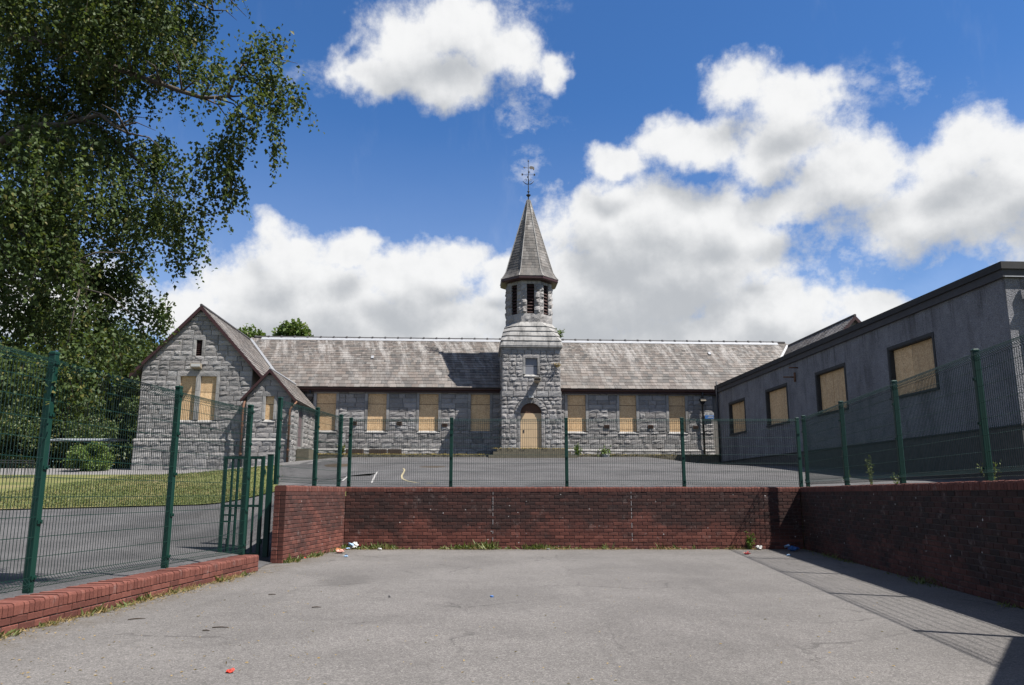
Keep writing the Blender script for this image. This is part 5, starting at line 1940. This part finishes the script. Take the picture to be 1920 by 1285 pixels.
def tree(name, label, base, height, radius, n, leaf, mat='wood_leaf', lean=(0, 0), trunk_r=0.18, blobs=26, crown_low=0.25, group=None, cat='tree', flat=1.0):
    base = Vector(base)
    root = thing(name, label, cat, base, 0, group)
    g = G()
    top = Vector((lean[0], lean[1], height * 0.86))
    pts = [Vector((0, 0, -0.3)), top * 0.3 + Vector((0.1, 0, 0)), top * 0.6 + Vector((-0.1, 0.1, 0)), top]
    g.tube(pts, [trunk_r, trunk_r * 0.8, trunk_r * 0.5, trunk_r * 0.12], 9)
    cents = []
    for k in range(blobs):
        zf = crown_low + (1 - crown_low) * (rng.random() ** 0.8)
        zz = height * zf * 0.97
        prof = math.sin(math.pi * min(1, max(0.02, (zf - crown_low * 0.6) / (1.06 - crown_low * 0.6)))) ** 0.7
        a = rng.uniform(0, 2 * math.pi)
        rr = radius * prof * rng.uniform(0.25, 0.95)
        cc = np.array([rr * math.cos(a) + lean[0] * zf, rr * math.sin(a) * flat + lean[1] * zf, zz])
        cents.append((cc, radius * rng.uniform(0.20, 0.40)))
        if k < 14:
            s = Vector((lean[0] * zf * 0.6, lean[1] * zf * 0.6, max(0.2, zz * 0.72)))
            e = Vector(cc.tolist())
            g.tube([s, s.lerp(e, 0.5) + Vector((0, 0, 0.1 * radius * 0.3)), e], [trunk_r * 0.35, trunk_r * 0.2, 0.012], 5)
    g.build('trunk', 'dark_bark', root, smooth=True)
    per = n // blobs
    P, D, N3, T3 = [], [], [], []
    for cc, r in cents:
        d = rand_dirs(per)
        rad = r * (0.45 + 0.62 * rng.random((per, 1)) ** 0.5)
        p = cc + d * rad * np.array([1.0, 1.0, 0.72])
        p += rng.normal(size=(per, 3)) * r * 0.12
        P.append(p)
        D.append(unit(d * 0.5 + rng.normal(size=(per, 3)) * 0.7 + np.array([0, 0, -0.25])))
        N3.append(unit(d + rng.normal(size=(per, 3)) * 0.6))
        t = rng.random((per, 3))
        t[:, 0] = np.clip(rng.random() * 0.5 + t[:, 0] * 0.5, 0, 1)
        T3.append(t)
    P = np.concatenate(P)
    m = len(P)
    L = leaf * rng.uniform(0.7, 1.35, m)
    leaf_mesh('crown', P, np.concatenate(D), np.concatenate(N3), L, L * rng.uniform(0.5, 0.8, m), mat, root, np.concatenate(T3))
    return root


def gz(x, y):
    return ground_h(max(-55, min(30, x)), min(y, 45.5)) - 0.05


WOODS = [
    ('dark broad tree overhanging the gabled wing', (-24.6, 49.0), 9.2, 3.6, 12000, 0.24),
    ('tall dark tree rising behind the birch foliage', (-29.5, 51.0), 11.0, 4.2, 13000, 0.25),
    ('dark tree at the edge of the lawn beside the shelter', (-33.5, 45.0), 9.5, 3.8, 12000, 0.23),
    ('dense dark tree standing furthest towards the frame edge', (-38.0, 47.0), 10.5, 4.2, 12000, 0.24),
    ('slim dark tree between the shelter and the gabled wing', (-25.4, 44.6), 7.4, 2.3, 9000, 0.19),
    ('dark bushy tree tight against the gabled wing corner', (-23.0, 46.8), 6.2, 2.2, 9000, 0.19),
    ('dark spreading tree seen between birch foliage and lawn', (-31.5, 47.5), 8.0, 3.4, 11000, 0.22),
    ('dark tree deep in the wood behind the shelter', (-27.0, 54.0), 9.5, 4.0, 10000, 0.26),
    ('dark tree half hidden behind the shelter roof', (-28.6, 46.5), 7.0, 2.8, 10000, 0.2)]
for lab, (x, y), h, r, n, lf in WOODS:
    tree('broadleaf_tree', lab, (x, y, gz(x, y)), h, r, n, lf, group='trees beyond the lawn', crown_low=0.12, blobs=30)
tree('broadleaf_tree', 'bright green treetop showing above the slate roof ridge', (-19.0, 66.0, 3.3), 12.3, 3.0, 9000, 0.30, 'bright_leaf', group='trees behind the school', crown_low=0.4)
tree('broadleaf_tree', 'smaller green treetop showing beside the gable roof ridge', (-22.6, 66.0, 3.3), 11.75, 2.4, 6000, 0.28, 'bright_leaf', group='trees behind the school', crown_low=0.4)
BUSH = [
    ('low dark shrub at the far end of the lawn below the birch', (-30.6, 40.5), 2.6, 2.2, 7000, 0.14, 'wood_leaf'),
    ('dark rounded shrub behind the shelter posts', (-27.0, 43.2), 3.0, 1.9, 7000, 0.14, 'wood_leaf'),
    ('dark shrub against the corner of the gabled wing', (-23.4, 43.6), 2.8, 1.6, 6000, 0.13, 'wood_leaf'),
    ('broad dark shrub at the frame edge beyond the lawn', (-35.5, 41.0), 3.4, 2.6, 8000, 0.15, 'wood_leaf'),
    ('bright green bush in front of the shelter', (-20.7, 38.9), 1.35, 1.15, 6500, 0.11, 'bright_leaf')]
for lab, (x, y), h, r, n, lf, mt in BUSH:
    tree('shrub', lab, (x, y, gz(x, y)), h, r, n, lf, mt, trunk_r=0.05, crown_low=0.0, blobs=22, cat='shrub')


# dense undergrowth closing the view below the trees
def undergrowth():
    n = 26000
    t = rng.random(n)
    P = np.empty((n, 3))
    P[:, 0] = -44 + 23.5 * t
    P[:, 1] = 47.5 + rng.normal(size=n) * 1.1 + 1.5 * np.sin(t * 17)
    top = 2.6 + 0.9 * np.sin(t * 31) + 0.6 * np.sin(t * 73 + 1)
    P[:, 2] = 2.2 + top * rng.random(n) ** 0.8
    L = rng.uniform(0.12, 0.3, n)
    return stuff(leaf_mesh('undergrowth', P, unit(rng.normal(size=(n, 3)) + np.array([0, -0.2, -0.2])), unit(rng.normal(size=(n, 3)) * 0.7 + np.array([0, -1, 0.3])), L, L * 0.65, 'wood_leaf'), 'dark tangled undergrowth below the trees beyond the lawn', 'undergrowth')


undergrowth()


# ------------------------------------------------------------------ open shelter by the lawn
def shelter():
    x0, x1, y0, y1 = -24.2, -20.9, 41.0, 42.6
    zb = gz(-23, 41)
    root = thing('shelter', 'open shelter with a thin pale metal roof on slim posts', 'shelter', (0, 0, 0))
    zr = 3.98
    nseg = 20
    for k in range(4):
        xa, xb = x0 + (x1 - x0) * k / 4, x0 + (x1 - x0) * (k + 1) / 4 - 0.01
        g = G()
        prof = []
        for i in range(9):
            t = i / 8
            prof.append((y0 - 0.35 + (y1 - y0 + 0.6) * t, zr + 0.16 * math.sin(math.pi * t * 0.75)))
        vs = [(xa, y, z) for y, z in prof] + [(xb, y, z) for y, z in prof] + [(xa, y, z - 0.04) for y, z in prof] + [(xb, y, z - 0.04) for y, z in prof]
        fs = []
        for i in range(8):
            fs += [(i, 9 + i, 10 + i, i + 1), (18 + i, 19 + i, 28 + i, 27 + i)]
        fs += [(0, 18, 27, 9), (8, 17, 35, 26)]
        for i in range(8):
            fs += [(i, i + 1, 19 + i, 18 + i), (9 + i, 27 + i, 28 + i, 10 + i)]
        g.add(vs, fs)
        g.build('roof_sheet', 'shelter_metal', root)
    for x, y in ((x0 + 0.1, y0), (x1 - 0.12, y0), (x1 - 0.5, y0 + 0.2), (x0 + 0.1, y1), (x1 - 0.1, y1), (x1 - 1.2, y1)):
        g = G()
        g.tube([(x, y, zb - 0.1), (x, y, zr - 0.03)], 0.02, 8)
        g.build('post', 'shelter_metal', root)
    g = G()
    g.tube([(x0 - 0.05, y0, zr - 0.035), (x1 + 0.3, y0, zr - 0.035)], 0.025, 6)
    g.build('beam', 'shelter_metal', root)


shelter()


# low black railing beyond the lawn
def railing():
    a, b = at_y(-60, 866, 33.0), at_y(64, 868, 33.5)
    root = thing('railing', 'low black railing beside the lawn at the frame edge', 'railing', (a.x, a.y, gz(a.x, a.y)))
    d = Vector((b.x - a.x, b.y - a.y, 0))
    n = int(d.length / 0.11)
    for z in (0.12, 0.75, 0.85):
        g = G()
        g.tube([Vector((0, 0, z)), d + Vector((0, 0, z))], 0.022, 6)
        g.build('rail', 'black_paint', root)
    for k in range(n + 1):
        g = G()
        p = d * (k / n)
        g.tube([p + Vector((0, 0, 0.0)), p + Vector((0, 0, 0.84))], 0.012, 5)
        g.build('baluster', 'black_paint', root)


railing()


# ------------------------------------------------------------------ weeds and grasses
def blades(spots, mat, name, parent=None, h=(0.05, 0.2), w=0.010, spread=0.05, per=14, lean=0.5):
    """thin upright blades around each spot (x,y,z,scale)"""
    P, D, L = [], [], []
    for (x, y, z, s) in spots:
        k = max(3, int(per * s))
        q = np.array([x, y, z]) + rng.normal(size=(k, 3)) * np.array([spread * s, spread * s, 0])
        P.append(q)
        D.append(unit(rng.normal(size=(k, 3)) * np.array([lean, lean, 0.05]) + np.array([0, 0, 1.0])))
        L.append(rng.uniform(h[0], h[1], k) * s)
    P, D, L = np.concatenate(P), np.concatenate(D), np.concatenate(L)
    n = len(P)
    return leaf_mesh(name, P, D, rand_dirs(n), L, np.full(n, w) * rng.uniform(0.6, 1.5, n), mat, parent)


def along(A, B, n, off, jitter=0.05, smin=0.4, smax=1.2, clump=3.0, z=0.0):
    A, B, off = Vector(A), Vector(B), Vector(off)
    out = []
    for _ in range(n):
        t = random.random()
        dens = mnoise.noise(Vector((t * (B - A).length * clump * 0.33, A.x, A.y)))
        if dens < -0.12 and random.random() < 0.85:
            continue
        p = A.lerp(B, t) + off * (1 + random.uniform(-1, 1) * jitter / max(0.01, off.length))
        out.append((p.x, p.y, z, random.uniform(smin, smax) * (0.75 + max(0, dens))))
    return out


lw_n = Vector((LWD.y, -LWD.x, 0))
LWA = Vector((-4.57, 7.35, 0)) - LWD * 1.2
stuff(blades(along(LWA, LW1, 300, lw_n * 0.05, 0.06, clump=5), 'dry_grass', 'dry_grass', h=(0.02, 0.11), w=0.007, spread=0.05, per=14, lean=1.3), 'straw coloured dead grass along the foot of the low kerb wall', 'grass')
stuff(blades(along(LWA, LW1, 34, lw_n * 0.05, 0.05, clump=5), 'weed_leaf', 'weeds', h=(0.03, 0.15), w=0.022, spread=0.05, per=16, lean=0.9), 'green weeds sprouting along the foot of the low kerb wall', 'weeds')
stuff(blades(along((-3.86, 18.45, 0), (5.6, 18.45, 0), 420, Vector((0, -0.05, 0)), 0.06, clump=4), 'dry_grass', 'dry_grass', h=(0.02, 0.10), w=0.010, spread=0.06, per=12, lean=1.2), 'straw coloured dead grass at the foot of the back brick wall', 'grass')
stuff(blades([q for q in along((-3.86, 18.45, 0), (5.2, 18.45, 0), 190, Vector((0, -0.05, 0)), 0.04, clump=4) if q[0] < 1.0 or random.random() < 0.22], 'weed_leaf', 'weeds', h=(0.05, 0.2), w=0.028, spread=0.06, per=14, lean=0.8), 'green weeds at the foot of the back brick wall', 'weeds')
stuff(blades(along((-4.18, 14.71, 0), (-3.86, 18.45, 0), 60, Vector((0.05, 0, 0)), 0.04, clump=4), 'weed_leaf', 'weeds', h=(0.04, 0.18), w=0.024, spread=0.05, per=14, lean=0.8), 'green weeds at the foot of the short sunlit wall', 'weeds')
stuff(blades(along((-4.18, 14.71, 0), (-3.86, 18.45, 0), 130, Vector((0.08, 0, 0)), 0.06, clump=4), 'dry_grass', 'dry_grass', h=(0.02, 0.09), w=0.008, spread=0.06, per=10, lean=1.3), 'dead grass and debris at the foot of the short sunlit wall', 'grass')
stuff(blades(along(RW0, RW1, 160, Vector((-0.06, 0, 0)), 0.05, clump=4), 'weed_leaf', 'weeds', h=(0.03, 0.12), w=0.014, spread=0.06, per=8, lean=0.9), 'small weeds in the shade at the foot of the side wall', 'weeds')


# lawn: short turf blades in the nearer part
def turf():
    sp = []
    for _ in range(9000):
        x = random.uniform(-17, -7.2)
        y0 = 21.5 + 0.26 * (min(x, -6.5) + 13.7)
        y = y0 + (35.6 - y0) * random.random() ** 1.2
        if x > -0.294 * y - 0.1:
            continue
        sp.append((x, y, ground_h(x, y) + 0.03, random.uniform(0.5, 1.2)))
    o = blades(sp, 'weed_leaf', 'grass', h=(0.03, 0.09), w=0.02, spread=0.12, per=7, lean=0.7)
    stuff(o, 'short summer turf on the bank below the gabled wing', 'grass')
    sp = [s_ for s_ in sp if mnoise.noise(Vector((s_[0] * 0.5, s_[1] * 0.5, 0))) > 0.05 and random.random() < 0.6]
    o = blades(sp, 'dry_grass', 'dry_grass', h=(0.02, 0.06), w=0.012, spread=0.15, per=7, lean=0.9)
    stuff(o, 'patches of parched turf on the bank below the gabled wing', 'grass')


turf()


def weed(name, label, p, h, n, lf, mat='weed_leaf', spread=0.1, cat='weed', stems=7):
    p = Vector(p)
    root = thing(name, label, cat, p)
    g = G()
    P, D = [], []
    for k in range(stems):
        a = random.uniform(0, 6.28)
        tip = Vector((math.cos(a) * spread * random.uniform(0.3, 1.2), math.sin(a) * spread * random.uniform(0.3, 1.2), h * random.uniform(0.55, 1.0)))
        st = Vector((tip.x * 0.25, tip.y * 0.25, -0.02))
        g.tube([st, st.lerp(tip, 0.5), tip], [lf * 0.07, lf * 0.05, lf * 0.02], 4)
        for j in range(max(2, n // stems)):
            t = 0.15 + 0.85 * random.random()
            q = st.lerp(tip, t)
            d = Vector((random.uniform(-1, 1), random.uniform(-1, 1), random.uniform(-0.1, 0.9))).normalized()
            P.append(tuple(q))
            D.append(tuple(d))
    g.build('stem', mat, root)
    P, D = np.array(P), np.array(D)
    m = len(P)
    L = lf * rng.uniform(0.6, 1.3, m)
    leaf_mesh('foliage', P, D, rand_dirs(m), L, L * 0.5, mat, root)
    return root


SCM = Matrix.Translation(school.location) @ Matrix.Rotation(BA, 4, 'Z')


def sw(u, v, z):
    return SCM @ Vector((u, v, z))


weed('weed', 'tall yellow green weed against the back wall near the shaded corner', (5.43, 18.36, 0), 0.42, 120, 0.07, 'bright_leaf', 0.10, stems=12)
weed('weed', 'leafy green weed beside the tower steps', sw(2.45, -2.0, 3.3), 0.75, 150, 0.16, 'bright_leaf', 0.28)
weed('weed', 'green weed growing at the foot of the wall below the first window', sw(-10.9, -0.5, 3.38), 0.7, 110, 0.14, 'weed_leaf', 0.22)
weed('weed', 'small fern rooted high on the tower beside the spire', sw(1.62, -1.2, 10.25), 0.55, 90, 0.17, 'bright_leaf', 0.3)
weed('weed', 'dry weed growing out of the tower wall beside the upper window', sw(1.35, -2.12, 8.35), 0.3, 50, 0.12, 'dry_grass', 0.25)
weed('weed', 'green weed behind the side fence nearest its corner post', (*rw(16.2, 0.35), 1.36), 0.38, 60, 0.06, 'bright_leaf', 0.12)
weed('weed', 'tall seeding weed behind the side fence between two posts', (*rw(14.6, 0.35), 1.36), 0.62, 90, 0.05, 'weed_leaf', 0.10, stems=10)
weed('weed', 'small pale weed behind the side fence near its third post', (*rw(13.3, 0.35), 1.36), 0.32, 50, 0.05, 'weed_leaf', 0.10)
weed('weed', 'spreading weed behind the side fence by the nearest post', (*rw(10.1, 0.35), 1.36), 0.30, 60, 0.05, 'weed_leaf', 0.14)

# lichen and dry moss on the kerb of the school
sp = []
for a, b in ((-12.4, -2.66), (2.26, 10.75)):
    for _ in range(420):
        q = sw(random.uniform(a, b), random.uniform(-1.64, -1.42), 3.40)
        sp.append((q.x, q.y, q.z, random.uniform(0.5, 1.2)))
for _ in range(120):
    q = sw(random.uniform(-2.4, 2.0), -2.64 + random.uniform(-0.03, 0.05), 3.70)
    sp.append((q.x, q.y, q.z, random.uniform(0.4, 0.8)))
stuff(blades(sp, 'lichen_grass', 'dry_grass', h=(0.03, 0.10), w=0.035, spread=0.10, per=8, lean=1.2), 'yellow dry grass along the kerb in front of the school', 'grass')


# ------------------------------------------------------------------ small things by the school
def trough(label, u, L, mat='old_timber'):
    r = thing('timber_trough', label, 'planter', sw(u, -1.0, 3.385), BA)
    for nm, a, b in (('side', (0, -0.25, 0), (L, -0.20, 0.34)), ('side', (0, 0.20, 0), (L, 0.25, 0.34)), ('end', (0, -0.199, 0), (0.05, 0.199, 0.34)), ('end', (L - 0.05, -0.199, 0), (L, 0.199, 0.34))):
        part(nm, mat, r, box=(a, b))
    part('soil', 'soil', r, box=((0.051, -0.199, 0.02), (L - 0.051, 0.199, 0.29)))
    return r


trough('weathered timber trough below the wall between first and second windows', -10.6, 0.95)
trough('long weathered timber trough under the second boarded window', -9.3, 0.95)
trough('dark timber trough at the end of the row towards the tower', -8.25, 0.75)


def pot():
    r = thing('plant_pot', 'white plant pot with leafy plant beside the tower steps', 'plant pot', sw(4.05, -1.95, 3.12), BA)
    g = G()
    rings = []
    for rad, z in ((0.14, 0.0), (0.16, 0.04), (0.24, 0.26), (0.25, 0.30), (0.22, 0.30), (0.20, 0.24)):
        rings.append([(rad * math.cos(k * math.pi / 8), rad * math.sin(k * math.pi / 8), z) for k in range(16)])
    g.ngon_loft(rings)
    g.build('bowl', 'white_plastic', r, smooth=True)
    n = 120
    P = rng.normal(size=(n, 3)) * np.array([0.16, 0.16, 0.10]) + np.array([0, 0, 0.42])
    L = rng.uniform(0.10, 0.20, n)
    leaf_mesh('foliage', P, unit(rng.normal(size=(n, 3)) + np.array([0, 0, 0.3])), rand_dirs(n), L, L * 0.5, 'bright_leaf', r)


pot()

# ------------------------------------------------------------------ yard markings
def strip(name, pts, w, mat, dz=0.012):
    g = G()
    pts = [Vector((p[0], p[1], 0)) for p in pts]
    vs = []
    for i, p in enumerate(pts):
        d = (pts[min(i + 1, len(pts) - 1)] - pts[max(i - 1, 0)]).normalized()
        s = Vector((-d.y, d.x, 0)) * w / 2
        for q in (p - s, p + s):
            vs.append((q.x, q.y, ground_h(q.x, q.y) + dz))
    g.add(vs, [(2 * i, 2 * i + 1, 2 * i + 3, 2 * i + 2) for i in range(len(pts) - 1)])
    return structure(g.build(name, mat))


def yard_pt(px, py):
    r = px_ray(px, py)
    e = Vector((0, 0, EYE))
    t = 15.0
    while t < 60:
        q = e + r * t
        if ground_h(q.x, q.y) >= q.z:
            break
        t += 0.05
    return (q.x, q.y)


strip('painted_line', [yard_pt(x, y) for x, y in ((756, 879), (759, 882), (756, 888), (753, 894), (755, 899), (764, 903), (780, 906), (812, 907.5))], 0.055, 'marking_cream')
strip('painted_line', [yard_pt(x, y) for x, y in ((708, 885), (704, 891), (700, 899), (697, 907))], 0.05, 'marking_white')
strip('painted_line', [yard_pt(x, y) for x, y in ((655, 889), (650, 896), (642, 903))], 0.05, 'marking_white')
# bare soil and debris patches where the tarmac has broken up
def patch(name, px, py, rx, ry, mat, dz=0.016):
    c = yard_pt(px, py)
    pts = []
    for k in range(18):
        a = k * math.pi / 9
        rr = 1 + 0.35 * mnoise.noise(Vector((math.cos(a) * 1.7, math.sin(a) * 1.7, px * 0.1)))
        pts.append((c[0] + rx * rr * math.cos(a), c[1] + ry * rr * math.sin(a)))
    g = G()
    g.add([(c[0], c[1], ground_h(*c) + dz)] + [(x, y, ground_h(x, y) + dz - 0.008) for x, y in pts], [(0, 1 + k, 1 + (k + 1) % 18) for k in range(18)])
    return structure(g.build(name, mat))


patch('bare_ground', 632, 873, 0.6, 0.7, 'soil')
patch('bare_ground', 812, 876, 0.5, 0.7, 'soil')


# ------------------------------------------------------------------ litter in the yard
def crumple(name, label, cat, p, size, mat, seed, flat=0.6, extra=None):
    random.seed(seed)
    root = thing(name, label, cat, p, random.uniform(0, 3))
    g = G()
    nu, nv = 9, 6
    vs = []
    for j in range(nv + 1):
        ph = math.pi * j / nv
        for i in range(nu):
            a = 2 * math.pi * i / nu
            r = size * random.uniform(0.55, 1.1)
            vs.append((r * math.sin(ph) * math.cos(a), r * math.sin(ph) * math.sin(a), max(0.0, size * flat + r * flat * math.cos(ph))))
    fs = [(j * nu + i, j * nu + (i + 1) % nu, (j + 1) * nu + (i + 1) % nu, (j + 1) * nu + i) for j in range(nv) for i in range(nu)]
    g.add(vs, fs)
    g.build('ball', mat, root)
    for k, m2 in enumerate(extra or ()):
        g = G()
        a = 1.3 * k
        c = Vector((math.cos(a) * size * 0.7, math.sin(a) * size * 0.7, size * flat * 0.9))
        pts = [c + Vector((random.uniform(-1, 1), random.uniform(-1, 1), random.uniform(0, 0.8))) * size * 0.8 for _ in range(4)]
        g.add([tuple(q) for q in pts] + [tuple(q + Vector((0, 0, 0.004))) for q in pts], [(0, 1, 2, 3), (7, 6, 5, 4)])
        g.build('flap', m2, root)
    return root


def gp(px, py):
    q = at_z(px, py, 0)
    return (q.x, q.y, 0.001)


crumple('paper_scrap', 'crumpled bright red paper scrap lying alone near the camera', 'litter', gp(430, 1262), 0.032, 'red_paper', 1, 0.35, ['red_paper', 'red_paper'])
crumple('drinks_carton', 'crushed red white and blue carton in the sunny wall corner', 'litter', gp(664, 1030), 0.12, 'white_plastic', 2, 0.7, ['dark_red', 'pale_blue', 'orange_card', 'dark_red'])
crumple('paper_scrap', 'torn pink paper by the short sunlit wall', 'litter', gp(637, 1038), 0.10, 'pink_paper', 3, 0.45, ['pink_paper', 'orange_card', 'pink_paper'])
crumple('crisp_packet', 'pale blue wrapper lying beside the corner carton', 'litter', gp(652, 1031), 0.06, 'pale_blue', 4, 0.4, ['white_plastic'])
crumple('crisp_packet', 'small silver and blue wrapper on open tarmac near the corner litter', 'litter', gp(649, 1045), 0.05, 'pale_blue', 5, 0.4, ['blue_plastic', 'white_plastic'])
crumple('plastic_wrapper', 'white wrapper with black edge in the weeds by the back wall', 'litter', gp(712, 1032), 0.055, 'white_plastic', 6, 0.5, ['black_plastic'])
crumple('plastic_bag', 'crumpled white bag at the edge of the wall shadow', 'litter', gp(1424, 1031), 0.085, 'white_plastic', 7, 0.6, ['pale_blue', 'white_plastic'])
crumple('crisp_packet', 'flattened red packet lying in front of the tall weed', 'litter', gp(1401, 1040), 0.075, 'dark_red', 8, 0.3, ['dark_red', 'pink_paper'])
crumple('plastic_bag', 'blue bag lying in the shaded wall corner', 'litter', gp(1487, 1034), 0.15, 'blue_plastic', 9, 0.4, ['blue_plastic', 'pale_blue'])
crumple('plastic_wrapper', 'dim white wrapper lying within the wall shadow', 'litter', gp(1479, 1043), 0.05, 'pale_blue', 10, 0.35, ['white_plastic'])
crumple('paper_scrap', 'tiny red scrap at the foot of the short wall end', 'litter', gp(571, 1048), 0.03, 'red_paper', 11, 0.5)
crumple('paper_scrap', 'small white scrap on the tarmac before the back wall', 'litter', gp(1028, 1031), 0.045, 'white_plastic', 13, 0.4)
crumple('stone_chip', 'small dark stone chip on the open tarmac', 'stone', gp(730, 1121), 0.018, 'black_plastic', 14, 0.7)
random.seed(21)
g = G()
c = Vector(gp(922, 1120))
g.ngon_loft([[(c.x + r_ * math.cos(k * math.pi / 8), c.y + r_ * math.sin(k * math.pi / 8), z) for k in range(16)] for r_, z in ((0.022, 0.001), (0.022, 0.016), (0.018, 0.02))])
tag(g.build('bottle_cap', 'blue_plastic'), 'dark blue bottle cap lying on the open tarmac', 'bottle cap')
for px, py, L, a, lab in ((256, 1162, 0.16, 0.5, 'thin bent twig on the tarmac below the kerb wall'), (413, 1178, 0.15, 0.05, 'straight dark twig left of the red paper scrap'), (386, 1184, 0.07, -0.2, 'short dark twig stub beside the straight twig'), (510, 1116, 0.09, 0.1, 'small dark twig in front of the gate opening'), (593, 1140, 0.10, 0.1, 'dark twig on the open tarmac before the short wall')):
    c = Vector(gp(px, py))
    g = G()
    d = Vector((math.cos(a), math.sin(a), 0)) * L / 2
    g.tube([c - d + Vector((0, 0, 0.006)), c + Vector((0.004, 0.008, 0.009)), c + d + Vector((0, 0.006, 0.005))], [0.005, 0.006, 0.003], 5)
    tag(g.build('twig', 'twig'), lab, 'twig')

# fallen leaves and grit
n = 420
pp = []
while len(pp) < n:
    px, py = random.uniform(-100, 1700), 1025 + 280 * random.random() ** 1.3
    q = at_z(px, py, 0)
    xl = -4.57 + 0.067 * (q.y - 7.35)
    if not (xl + 0.05 < q.x < 5.0 and q.y < 18.2):
        continue
    if random.random() < (0.9 if px < 620 else 0.25):
        pp.append((q.x, q.y, 0.004))
for _ in range(500):
    t = random.random()
    q = (LWA.lerp(LW1, t)) + lw_n * (0.04 + 0.30 * random.random() ** 2.2)
    pp.append((q.x, q.y, 0.004))
for _ in range(300):
    q = Vector((-3.8 + 9.5 * random.random(), 18.40 - 0.30 * random.random() ** 2, 0))
    pp.append((q.x, q.y, 0.004))
P = np.array(pp)
m = len(P)
D = unit(rng.normal(size=(m, 3)) * np.array([1, 1, 0.12]))
N3 = unit(rng.normal(size=(m, 3)) * np.array([0.25, 0.25, 0.1]) + np.array([0, 0, 1]))
L = rng.uniform(0.012, 0.034, m)
stuff(leaf_mesh('fallen_leaves', P, D, N3, L, L * 0.6, 'dry_grass'), 'small dead leaves scattered over the yard tarmac', 'leaves')
